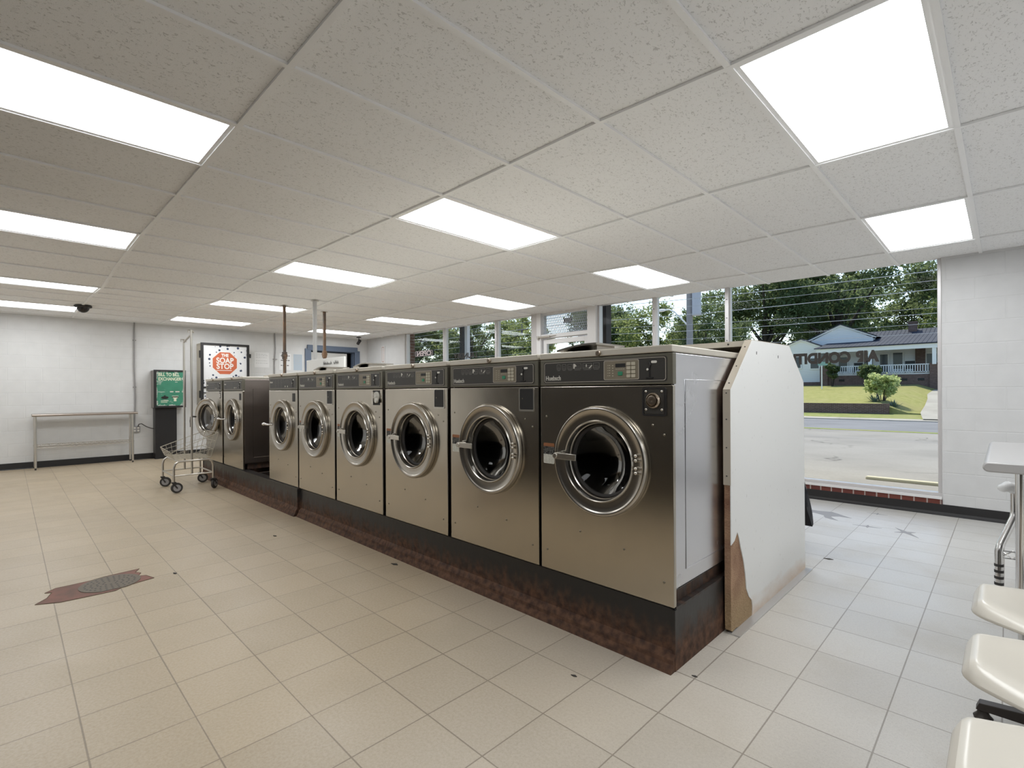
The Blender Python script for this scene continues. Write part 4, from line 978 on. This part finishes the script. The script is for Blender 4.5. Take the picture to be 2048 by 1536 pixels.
# ================================================================ OUTSIDE
def m_asphalt(name, c, sc_=1):
    m = mat(name, c, .9, spec=.15); n = N(m)
    a = n.noise(25, detail=4, rough=.8); g = n.noise(.5, detail=5); cr = n.noise(1.2, n.map((1, 2.5, 1)), detail=7, rough=.7)
    x = n.mix(n.rng(a, .35, .65, 0, .35), c, tuple(q*1.5 for q in c)); x = n.mix(n.rng(g, .4, .7, 0, .55), x, tuple(q*.72 for q in c))
    vo = n.new('TexVoronoi', feature='DISTANCE_TO_EDGE'); vo.inputs['Scale'].default_value = .45; wv = n.new('VectorMath', operation='ADD'); n.link(n.tc.outputs['Object'], wv.inputs[0]); nn = n.new('TexNoise'); nn.inputs['Scale'].default_value = 1.1; n.link(n.tc.outputs['Object'], nn.inputs[0]); n.link(nn.outputs['Color'], wv.inputs[1]); n.link(wv.outputs[0], vo.inputs['Vector'])
    ck = n.math('MULTIPLY', n.rng(vo.outputs['Distance'], .004, .02, 1, 0), n.rng(n.noise(.35), .48, .58)); x = n.mix(n.math('MULTIPLY', ck, .7*sc_), x, tuple(q*.35 for q in c)); n.col(x); n.bump(a, .3, .01); return m
M['lot'] = m_asphalt('weathered_lot', (.27, .253, .232)); M['road'] = m_asphalt('road_asphalt', (.20, .20, .21), .3); M['concrete'] = m_asphalt('pale_concrete', (.36, .335, .295), .3)
def m_grass(name, c1, c2):
    m = mat(name, c1, .95, spec=.1); n = N(m); n.col(n.mix(n.rng(n.noise(.35, detail=4), .45, .7, 0, .6), n.mix(n.rng(n.noise(2.5, detail=8, rough=.8), .4, .6), c1, c2), (.30, .27, .13))); n.bump(n.noise(30, detail=3), .5, .03); return m
M['grass'] = m_grass('lawn', (.24, .245, .075), (.34, .32, .13)); M['weeds'] = m_grass('weeds', (.17, .22, .06), (.30, .30, .12))
def strip_ground(name, pts, m, x0=-140, x1=60, dz=(0, 0)):
    b = B(); v0 = [b.bm.verts.new((x0, y, z)) for y, z in pts]; v1 = [b.bm.verts.new((x1, y, z)) for y, z in pts]
    d0 = [b.bm.verts.new((x0, y, z-.3)) for y, z in pts]; d1 = [b.bm.verts.new((x1, y, z-.3)) for y, z in pts]
    for i in range(len(pts)-1):
        b.bm.faces.new((v0[i], v1[i], v1[i+1], v0[i+1])); b.bm.faces.new((d0[i], d0[i+1], d1[i+1], d1[i]))
    b.bm.faces.new((v0[0], d0[0], d1[0], v1[0])); b.bm.faces.new((v0[-1], v1[-1], d1[-1], d0[-1]))
    return obj(name, b, m, None, smooth=False)
def ground(o): o['kind'] = 'structure'; return o
ground(strip_ground('parking_lot', [(YF+.2, -.06), (9, -.06), (23.5, -.40)], M['lot']))
ground(strip_ground('road', [(23.5, -.40), (32.6, -.46)], M['road']))
kb = strip_ground('road_kerb', [(32.6, -.42), (33.2, -.36)], M['concrete']); ground(kb)
ground(strip_ground('verge', [(33.2, -.37), (36.0, -.24)], M['weeds']))
# lawn as a shaped surface behind the retaining wall, falling to the driveway at the right
b = B(); nx, ny = 60, 24; V = {}
for i in range(nx+1):
    x = -60+80*i/nx
    for j in range(ny+1):
        y = 36.2+22*j/ny; s = (y-36.2)/19
        hi = .36+1.25*min(1, s); r = max(0, min(1, (x+5.2)/1.4)); lo = -.24+1.30*min(1, s)
        V[i, j] = b.bm.verts.new((x, y, hi*(1-r)+lo*r))
for i in range(nx):
    for j in range(ny): b.bm.faces.new((V[i, j], V[i+1, j], V[i+1, j+1], V[i, j+1]))
for i in range(nx):
    p, q = V[i, 0], V[i+1, 0]; c, d = b.bm.verts.new(p.co-Vector((0, .15, .9))), b.bm.verts.new(q.co-Vector((0, .15, .9))); b.bm.faces.new((p, q, d, c))
o = obj('lawn', b, M['grass'], None); o['kind'] = 'structure'
b = B(); b.bm.faces.new([b.bm.verts.new(p) for p in ((-140, 58, 1.5), (60, 58, 1.5), (120, 200, 2.5), (-240, 200, 2.5))]); o = obj('far_ground', b, M['weeds'], None, smooth=False); o['kind'] = 'structure'
b = B(); P_ = [(-3.05, 33.0, -.335), (-3.25, 34.5, -.22), (-3.45, 36.2, -.12), (-3.6, 40, .17), (-3.9, 45, .52), (-4.35, 50, .88), (-4.5, 54, 1.15)]
for i in range(len(P_)-1):
    a, c = P_[i], P_[i+1]; b.quad(a, (a[0]+6.5, a[1], a[2]), (c[0]+6.5, c[1], c[2]), c)
o = obj('driveway', b, M['concrete'], None, smooth=False); o['kind'] = 'structure'
tag(strip_ground('grass_seam', [(23.2, -.385), (23.75, -.385)], M['weeds'], -60, 10), 'weedy strip where the parking lot meets the road', 'weeds')
bpy.data.objects['grass_seam']['kind'] = 'stuff'
b = B(); b.box(-1.42, .9, 8.5, 8.62, -.07, -.02); tag(obj('parking_kerb', b, mat('yellowed_kerb', (.50, .46, .34), .9), None, smooth=False, bevel=.02), 'sunlit concrete kerb just outside the big window', 'kerb')
b = B(); b.box(-40, -4.85, 35.95, 36.25, -.4, .36); tag(obj('retaining_wall', b, M['brick_x'], None, smooth=False), 'low brick retaining wall below the lawn across the road', 'wall')
# canopy over the storefront
CN = thing('canopy', 'storefront canopy with thin posts above the windows', 'canopy', (0, 0, 0))
M['can'] = mat('canopy_white', (.5, .5, .5), .6)
b = B(); b.box(-12.5, 4, YF+.2, 8.95, 3.12, 3.3); obj('roof', b, M['can'], CN, smooth=False)
for x, y, wd, mm in ((-10.37, 8.6, .055, 'black'), (-10.17, 8.6, .05, 'frame')):
    b = B(); b.box(x-wd, x+wd, y-wd, y+wd, -.06, 3.12); obj('post', b, M[mm], CN, smooth=False)
M['dkpost'] = mat('dark_brown_post', (.025, .018, .016), .6)
b = B(); b.box(-4.90, -4.72, 7.0, 7.15, -.06, 3.12); obj('post', b, M['dkpost'], CN, smooth=False)
b = B(); b.box(-9.95, -9.566, YF+.10, YF+.26, -.06, 3.1); tag(obj('brick_pier', b, M['brick_y'], None, smooth=False), 'outside brick pier at the left end of the windows', 'pier')
# ---- house across the road
def siding():
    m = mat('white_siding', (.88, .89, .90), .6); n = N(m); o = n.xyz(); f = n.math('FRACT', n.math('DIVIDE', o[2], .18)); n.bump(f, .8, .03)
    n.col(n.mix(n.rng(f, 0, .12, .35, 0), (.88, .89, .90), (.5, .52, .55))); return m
M['siding'] = siding()
def m_roof():
    m = mat('ribbed_metal_roof', (.055, .065, .085), .75, 0, .15); n = N(m); o = n.xyz(); f = n.math('FRACT', n.math('DIVIDE', o[0], .32))
    n.bump(n.rng(f, 0, .2, 1, 0), .8, .04); n.col(n.mix(n.rng(f, .0, .15, .6, 0), (.048, .054, .075), (.018, .02, .03))); return m
M['roof'] = m_roof(); M['trimw'] = mat('white_trim', (.90, .90, .89), .5); M['win_dark'] = mat('dark_house_window', (.06, .07, .08), .15)
HS = thing('house', 'white house with dark metal porch roof across the road', 'house', (0, 0, 0))
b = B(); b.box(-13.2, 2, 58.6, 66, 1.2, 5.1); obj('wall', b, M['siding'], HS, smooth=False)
b = B(); b.box(-12.2, 2, 55.3, 58.6, 2.45, 2.62); obj('porch_floor', b, M['trimw'], HS, smooth=False)
b = B(); b.box(-12.2, -4.5, 55.2, 55.45, .8, 2.50); fd = obj('foundation', b, M['brick_x'], HS, smooth=False)
for x in (-11.0, -8.0+.9, -6.35, -5.2): b = B(); b.box(x-.22, x+.22, 55.17, 55.2, 1.95, 2.15); obj('foundation_vent', b, M['black'], fd, smooth=False)
for x0, x1 in ((-12.75, -12.1), (-4.62, -3.8)): b = B(); b.box(x0, x1, 55.0, 55.6, .8, 3.42); obj('brick_pier', b, M['brick_x'], HS, smooth=False)
b = B(); ez, tz = 5.12, 6.35
b.prism([(54.6, ez-.05), (54.6, ez+.03), (60.4, tz+.03), (60.4, tz-.05)], 'x', -13.15, 2)
for v in b.bm.verts:
    if v.co.x < -13 and v.co.y > 60: v.co.x = -13.15+.9
rf = obj('porch_roof', b, M['roof'], HS, smooth=False)
b = B(); b.prism([(60.4, tz), (62.5, 7.1), (66.5, 5.2)], 'x', -12, 2); obj('main_roof', b, M['roof'], HS, smooth=False)
b = B(); b.box(-13.0, 2, 54.75, 54.95, 4.68, 5.06); obj('porch_beam', b, M['trimw'], HS, smooth=False)
for x in (-8.75, -4.3): b = B(); b.box(x-.13, x+.13, 54.8, 55.05, 3.3 if x > -5 else 2.6, 4.7); obj('porch_column', b, M['trimw'], HS, smooth=False)
# front gable
b = B(); b.prism([(-14.15, 6.1), (-11.55, 7.42), (-8.95, 6.1), (-8.95, 5.2), (-14.15, 5.2)], 'y', 57.6, 60); obj('gable_wall', b, M['siding'], HS, smooth=False)
def rake(x0, z0, xp, zp, x1, z1, y, parent):
    b = B(); b.prism([(x0, z0), (xp, zp), (x1, z1), (x1, z1-.13), (xp, zp-.16), (x0, z0-.13)], 'y', y-.12, y); obj('rake_board', b, M['trimw'], parent, smooth=False)
    b = B(); b.prism([(x0-.1, z0+.05), (xp, zp+.08), (x1+.1, z1+.05), (x1+.1, z1), (xp, zp), (x0-.1, z0)], 'y', y-.25, y+4); obj('gable_roof', b, M['roof'], parent, smooth=False)
rake(-14.4, 6.2, -11.55, 7.55, -8.7, 6.2, 57.6, HS)
# left wing with small gable
b = B(); b.prism([(-16.9, 1.9), (-16.9, 5.25), (-14.65, 6.15), (-13.1, 5.45), (-12.95, 5.3), (-12.95, 1.9)], 'y', 56.2, 60); obj('wing_wall', b, M['siding'], HS, smooth=False)
b = B(); b.box(-16.9, -12.95, 56.15, 56.5, .8, 1.95); obj('wing_foundation', b, M['brick_x'], HS, smooth=False)
rake(-17.2, 5.2, -14.65, 6.25, -12.9, 5.45, 56.2, HS)
for x0, x1, z0, z1, y in ((-13.8, -13.1, 3.3, 4.3, 56.15), (-15.4, -14.7, 3.4, 4.5, 56.15), (-11.9, -11.2, 3.0, 4.4, 58.55), (-9.8, -9.1, 3.1, 4.4, 58.55), (-8.55, -7.95, 2.62, 4.5, 58.55), (-7.55, -6.85, 3.1, 4.6, 58.55), (-5.1, -4.4, 2.62, 4.4, 58.55)):
    b = B(); b.box(x0-.1, x1+.1, y-.05, y, z0-.1, z1+.1); wf = obj('window_frame', b, M['trimw'], HS, smooth=False)
    b = B(); b.box(x0, x1, y-.07, y-.04, z0, z1); obj('pane', b, M['win_dark'], wf, smooth=False)
b = B(); b.box(-5.9, -5.2, 58.3, 58.6, 2.6, 5.0); obj('brick_chimney_breast', b, M['brick_x'], HS, smooth=False)
b = B(); b.box(-6.75, -6.1, 61.5, 62.1, 6.2, 7.75); b.box(-6.82, -6.03, 61.43, 62.17, 7.6, 7.7); obj('chimney', b, M['brick_x'], HS, smooth=False)
RL = []
for x0, x1 in ((-12.05, -8.9), (-8.6, -4.65)):
    b = B(); b.box(x0, x1, 55.1, 55.16, 3.30, 3.38); b.box(x0, x1, 55.1, 55.16, 2.68, 2.74); rl = obj('railing', b, M['trimw'], HS, smooth=False)
    k = x0+.1; b = B()
    while k < x1: b.box(k, k+.05, 55.1, 55.15, 2.7, 3.34); k += .17
    b2 = obj('balusters', b, M['trimw'], rl, smooth=False); b2['kind'] = 'stuff'
for x, lab in ((-9.95, 'dark porch chair behind the left part of the railing'), (-6.1, 'dark porch chair behind the right part of the railing')):
    t = thing('porch_chair', lab, 'chair', (x, 56.4, 2.62), group='chairs on the porch across the road')
    b = B(); b.box(-.35, .35, -.3, .3, .38, .45); obj('seat', b, M['black'], t, smooth=False)
    b = B(); b.box(-.35, .35, .25, .32, .4, 1.1); obj('backrest', b, M['black'], t, smooth=False)
    for sx in (-.32, .32):
        for sy in (-.27, .27): b = B(); b.box(sx-.03, sx+.03, sy-.03, sy+.03, 0, .6); obj('leg', b, M['black'], t, smooth=False)
SP = thing('street_sign', 'small green street sign on a white post in front of the house', 'sign', (-11.4, 49.8, 1.2))
b = B(); b.cyl((0, 0, 0), .045, 0, 2.55, 'z', 10); obj('post', b, M['trimw'], SP)
b = B(); b.box(-.28, .45, -.06, -.03, 2.1, 2.4); obj('sign_blade', b, mat('street_sign_green', (.25, .42, .38), .5), SP, smooth=False)
# ---- foliage
def m_leaf(name, c1, c2, c3, sc_):
    m = mat(name, c1, .6, spec=.25); n = N(m); v = n.noise(sc_, detail=3)
    wn = n.new('TexWhiteNoise', noise_dimensions='3D'); n.link(n.map((sc_*9,)*3), wn.inputs['Vector'])
    c = n.mix(n.rng(v, .38, .64), c1, c2); c = n.mix(n.rng(n.noise(sc_*8, detail=1), .55, .75, 0, .8), c, c3); n.col(c)
    tl = n.new('BsdfTranslucent'); n.link(n.mix(.5, c, c3), tl.inputs[0]); ms = n.new('MixShader'); ms.inputs[0].default_value = .5
    out = n.t.nodes['Material Output']; n.link(n.b.outputs[0], ms.inputs[1]); n.link(tl.outputs[0], ms.inputs[2]); n.link(ms.outputs[0], out.inputs[0]); return m
M['leaf_oak'] = m_leaf('oak_leaves', (.07, .115, .055), (.13, .19, .08), (.30, .35, .16), .5)
M['leaf_light'] = m_leaf('light_leaves', (.13, .20, .06), (.24, .30, .10), (.42, .44, .19), .6)
M['leaf_bright'] = m_leaf('bright_leaves', (.34, .44, .13), (.50, .58, .25), (.68, .70, .40), 3)
M['bark'] = mat('bark', (.07, .055, .045), .9)
def leaf_mesh(name, blobs, n, size, seed, m, shell=.55):
    rs = np.random.RandomState(seed); tot = sum(r**2 for *_, r in blobs); pts = []
    for (x, y, z, r) in blobs:
        k = int(n*r*r/tot); d = rs.normal(size=(k, 3)); d /= np.linalg.norm(d, axis=1)[:, None]
        cl = rs.normal(size=(max(6, k//60), 3)); cl /= np.linalg.norm(cl, axis=1)[:, None]; d = d*.35+cl[rs.randint(0, len(cl), k)]*.9; d /= np.linalg.norm(d, axis=1)[:, None]
        q = r*(shell+(1-shell)*rs.rand(k)**.6)*(1+.18*rs.normal(size=k)); pts.append(np.array([x, y, z])+d*q[:, None]*np.array([1, 1, .8]))
    p = np.concatenate(pts); k = len(p); a = rs.normal(size=(k, 3)); a /= np.linalg.norm(a, axis=1)[:, None]; c = np.cross(a, rs.normal(size=(k, 3))); c /= np.linalg.norm(c, axis=1)[:, None]
    s = size*(.6+.8*rs.rand(k))[:, None]; v = np.stack([p-a*s, p+c*s*.5, p+a*s, p-c*s*.5], 1).reshape(-1, 3)
    me = bpy.data.meshes.new(name); me.vertices.add(len(v)); me.vertices.foreach_set('co', v.ravel()); me.loops.add(len(v)); me.loops.foreach_set('vertex_index', np.arange(len(v)))
    me.polygons.add(k); me.polygons.foreach_set('loop_start', np.arange(0, len(v), 4)); me.polygons.foreach_set('loop_total', np.full(k, 4)); me.update(calc_edges=True); me.materials.append(m); return me
def tree_proto(seed, H_, R_, m, n=26000, size=.2, low=.35):
    rs = random.Random(seed); bl = []
    for k in range(26):
        a = rs.uniform(0, 2*PI); q = R_*math.sqrt(rs.random())*.8; zz = rs.uniform(low, .95)*H_; f = 1-.45*abs((zz/H_)-.55)
        bl.append((q*math.cos(a)*f, q*math.sin(a)*f, zz, R_*rs.uniform(.20, .38)))
    me = leaf_mesh('crown', bl, n, size, seed, m)
    b = B(); b.tube([(0, 0, -1.5), (.1, 0, H_*.2), (-.1, .1, H_*.45), (.2, 0, H_*.75)], [R_*.08, R_*.06, R_*.045, R_*.015], 10)
    for (x, y, z, r) in bl[:16]: b.tube([(0, 0, H_*.22+z*.15), (x*.5, y*.5, z*.72), (x, y, z)], [R_*.03, R_*.018, R_*.006], 6)
    tm = bpy.data.meshes.new('trunk'); b.bm.to_mesh(tm); b.bm.free(); tm.materials.append(M['bark']); return me, tm
PR = {'oak': tree_proto(1, 17, 8.5, M['leaf_oak'], 30000, .19, .30), 'oak2': tree_proto(5, 15, 7.5, M['leaf_oak'], 25000, .19, .28), 'light': tree_proto(9, 11, 5.0, M['leaf_light'], 22000, .17, .22), 'light2': tree_proto(12, 12, 6.0, M['leaf_light'], 24000, .18, .25)}
def tree(x, y, z, kind, label, rz=0, s=1):
    t = thing('tree', label, 'tree', (x, y, z), rz, 'trees beyond the road'); t.scale = (s, s, s)
    for me, nm_, in zip(PR[kind], ('crown', 'trunk')): o = bpy.data.objects.new(nm_, me); C.objects.link(o); o.parent = t
    return t
tree(-23, 72, 1, 'oak', 'big dark oak behind the left wing of the house', .4, 1.05)
tree(-15.5, 76, 1, 'oak2', 'big dark oak right behind the main gable of the house', 2.1, 1.2)
tree(-4.5, 82, 1, 'oak', 'dark oak rising behind the porch roof', 4, .9)
tree(-1.0, 76, 1, 'light2', 'lighter tree behind the chimney at the right of the window', 1, 1.15)
tree(2.5, 84, 1, 'oak2', 'tall tree crown filling the upper right corner of the window', 3, 1.35)
tree(-31, 66, 0, 'light', 'yellow green tree left of the house', 2, 1.1)
tree(-27, 60, 0, 'oak2', 'dark tree beside the left wing of the house', 5, .75)
tree(-35, 58, 0, 'light2', 'pale green tree behind the street lamp', .7, 1.0)
tree(-40, 60, 0, 'oak', 'dark tree right of the brown post', 3.3, .8)
tree(-44, 48, 0, 'light', 'light tree seen through the door glass', 1.4, .9)
tree(-50, 52, 0, 'light2', 'rounded green tree left of the entrance door', 2.2, 1.0)
tree(-55, 47, 0, 'oak2', 'dark green tree in the middle left pane', 1.1, .8)
tree(-62, 49, 0, 'light', 'pointed yellow green tree in the second left pane', 2.8, 1.1)
tree(-70, 47, 0, 'oak', 'dark tree behind the OPEN sign', .2, .75)
tree(-80, 50, 0, 'oak2', 'dark tree at the far left of the windows', 4.4, .95)
tree(-19, 92, 1, 'oak', 'distant oak between the oaks behind the house', 2.6, 1.1)
def bush(nm_, x, y, z, R_, H_, m, n, size, label, cat='shrub', seed=3):
    rs = random.Random(seed); bl = [(R_*rs.uniform(-.7, .7), R_*rs.uniform(-.5, .5), H_*rs.uniform(.45, .85), R_*rs.uniform(.3, .45)) for k in range(9)]
    t = thing(nm_, label, cat, (x, y, z)); o = bpy.data.objects.new('foliage', leaf_mesh('foliage', bl, n, size, seed, M[m])); C.objects.link(o); o.parent = t
    b = B()
    for q in bl: b.tube([(q[0]*.1, q[1]*.1, -.1), (q[0]*.6, q[1]*.6, q[2]*.5), (q[0], q[1], q[2])], [.03, .02, .008], 5)
    obj('stems', b, M['bark'], t); return t
bush('bright_shrub', -5.5, 38.2, .33, 1.15, 1.75, 'leaf_bright', 5200, .09, 'bright yellow green shrub on the lawn above the brick wall')
bush('climbing_shrub', -11.5, 53.9, 1.4, .75, 2.4, 'leaf_oak', 5000, .09, 'dark climbing shrub by the left end of the porch')
bush('dark_shrub', -8.6, 53.4, 1.5, 1.1, 1.9, 'leaf_oak', 6000, .09, 'dark shrub in front of the porch railing')
def yucca(x, y, z, r, label):
    b = B(); rs = random.Random(int(x*10))
    for k in range(34):
        a = rs.uniform(0, 2*PI); e = rs.uniform(.3, 1.35); L_ = r*rs.uniform(.7, 1); d = Vector((math.cos(a)*math.cos(e), math.sin(a)*math.cos(e), math.sin(e))); s = Vector((-math.sin(a), math.cos(a), 0))*.035
        p = [b.bm.verts.new(q) for q in (Vector(-s), Vector(s), d*L_*.6+s*.8, d*L_, d*L_*.6-s*.8)]; b.bm.faces.new(p)
    o = obj('yucca', b, M['yucca'], None, (x, y, z), smooth=False); tag(o, label, 'plant')
M['yucca'] = mat('yucca_leaf', (.10, .15, .11), .5)
yucca(-5.75, 37.4, .36, .75, 'grey green spiky plant at the foot of the bright shrub'); yucca(-4.75, 37.0, .05, .65, 'small dark spiky plant right of the bright shrub')
# ---- utility pole, lamp and wires
UP = thing('utility_pole', 'grey utility pole with a street lamp arm across the road', 'utility pole', (-10.3, 22, -.4))
b = B(); b.tube([(0, 0, 0), (0, 0, 9)], [.16, .12], 12); obj('pole', b, mat('pole_wood', (.33, .31, .30), .8), UP)
b = B(); b.cyl((.33, 0, 0), .2, 5.0, 6.2, 'z', 20); obj('transformer', b, mat('transformer_grey', (.55, .55, .58), .5), UP)
b = B(); b.tube([(-.1, 0, 4.6), (-.75, 0, 5.3), (-1.0, 0, 5.42), (-1.2, 0, 5.42)], .035, 8); la = obj('lamp_arm', b, M['trimw'], UP)
b = B(); b.ball((-1.4, 0, 5.42), .2, (1.2, .6, .35), 2); obj('lamp_head', b, M['trimw'], la)
UP2 = thing('utility_pole', 'distant utility pole with crossbar seen left of the entrance', 'utility pole', (-47.5, 50, 0))
b = B(); b.tube([(0, 0, 0), (0, 0, 10.5)], [.16, .12], 10); obj('pole', b, mat('pole_wood_dark', (.2, .18, .17), .8), UP2)
b = B(); b.box(-1.1, 1.1, -.06, .06, 9.6, 9.75); obj('crossbar', b, M['bark'], UP2, smooth=False)
M['wire'] = mat('sunlit_wire', (.50, .50, .50), .5)
nms = ['topmost', 'second', 'third', 'fourth', 'fifth', 'sixth', 'lowest']
for k, (zr, zl, r) in enumerate(((4.83, 5.30, .016), (4.54, 5.0, .009), (4.28, 4.62, .016), (3.72, 4.30, .009), (3.55, 3.98, .013), (3.25, 3.62, .009), (2.95, 3.30, .010))):
    xr, xl = -1.6, -15.0; p = []
    for i in range(61):
        x = 25-125*i/60; s = (x-xl)/(xr-xl); z = zl+(zr-zl)*s
        if s > 1: z = zr+(zr-zl)*(s-1)*.5+.004*(x-xr)**2
        if s < 0: z = zl+.12*math.sin((xl-x)*.05)-.003*(xl-x)
        z -= .10*math.sin(max(0, min(1, s))*PI)
        p.append((x, 20+k*.05, z))
    b = B(); b.tube(p, r*.8, 6); tag(obj('overhead_wire', b, M['wire'], None), f'{nms[k]} of the overhead wires crossing the window view', 'wire', 'overhead wires along the road')
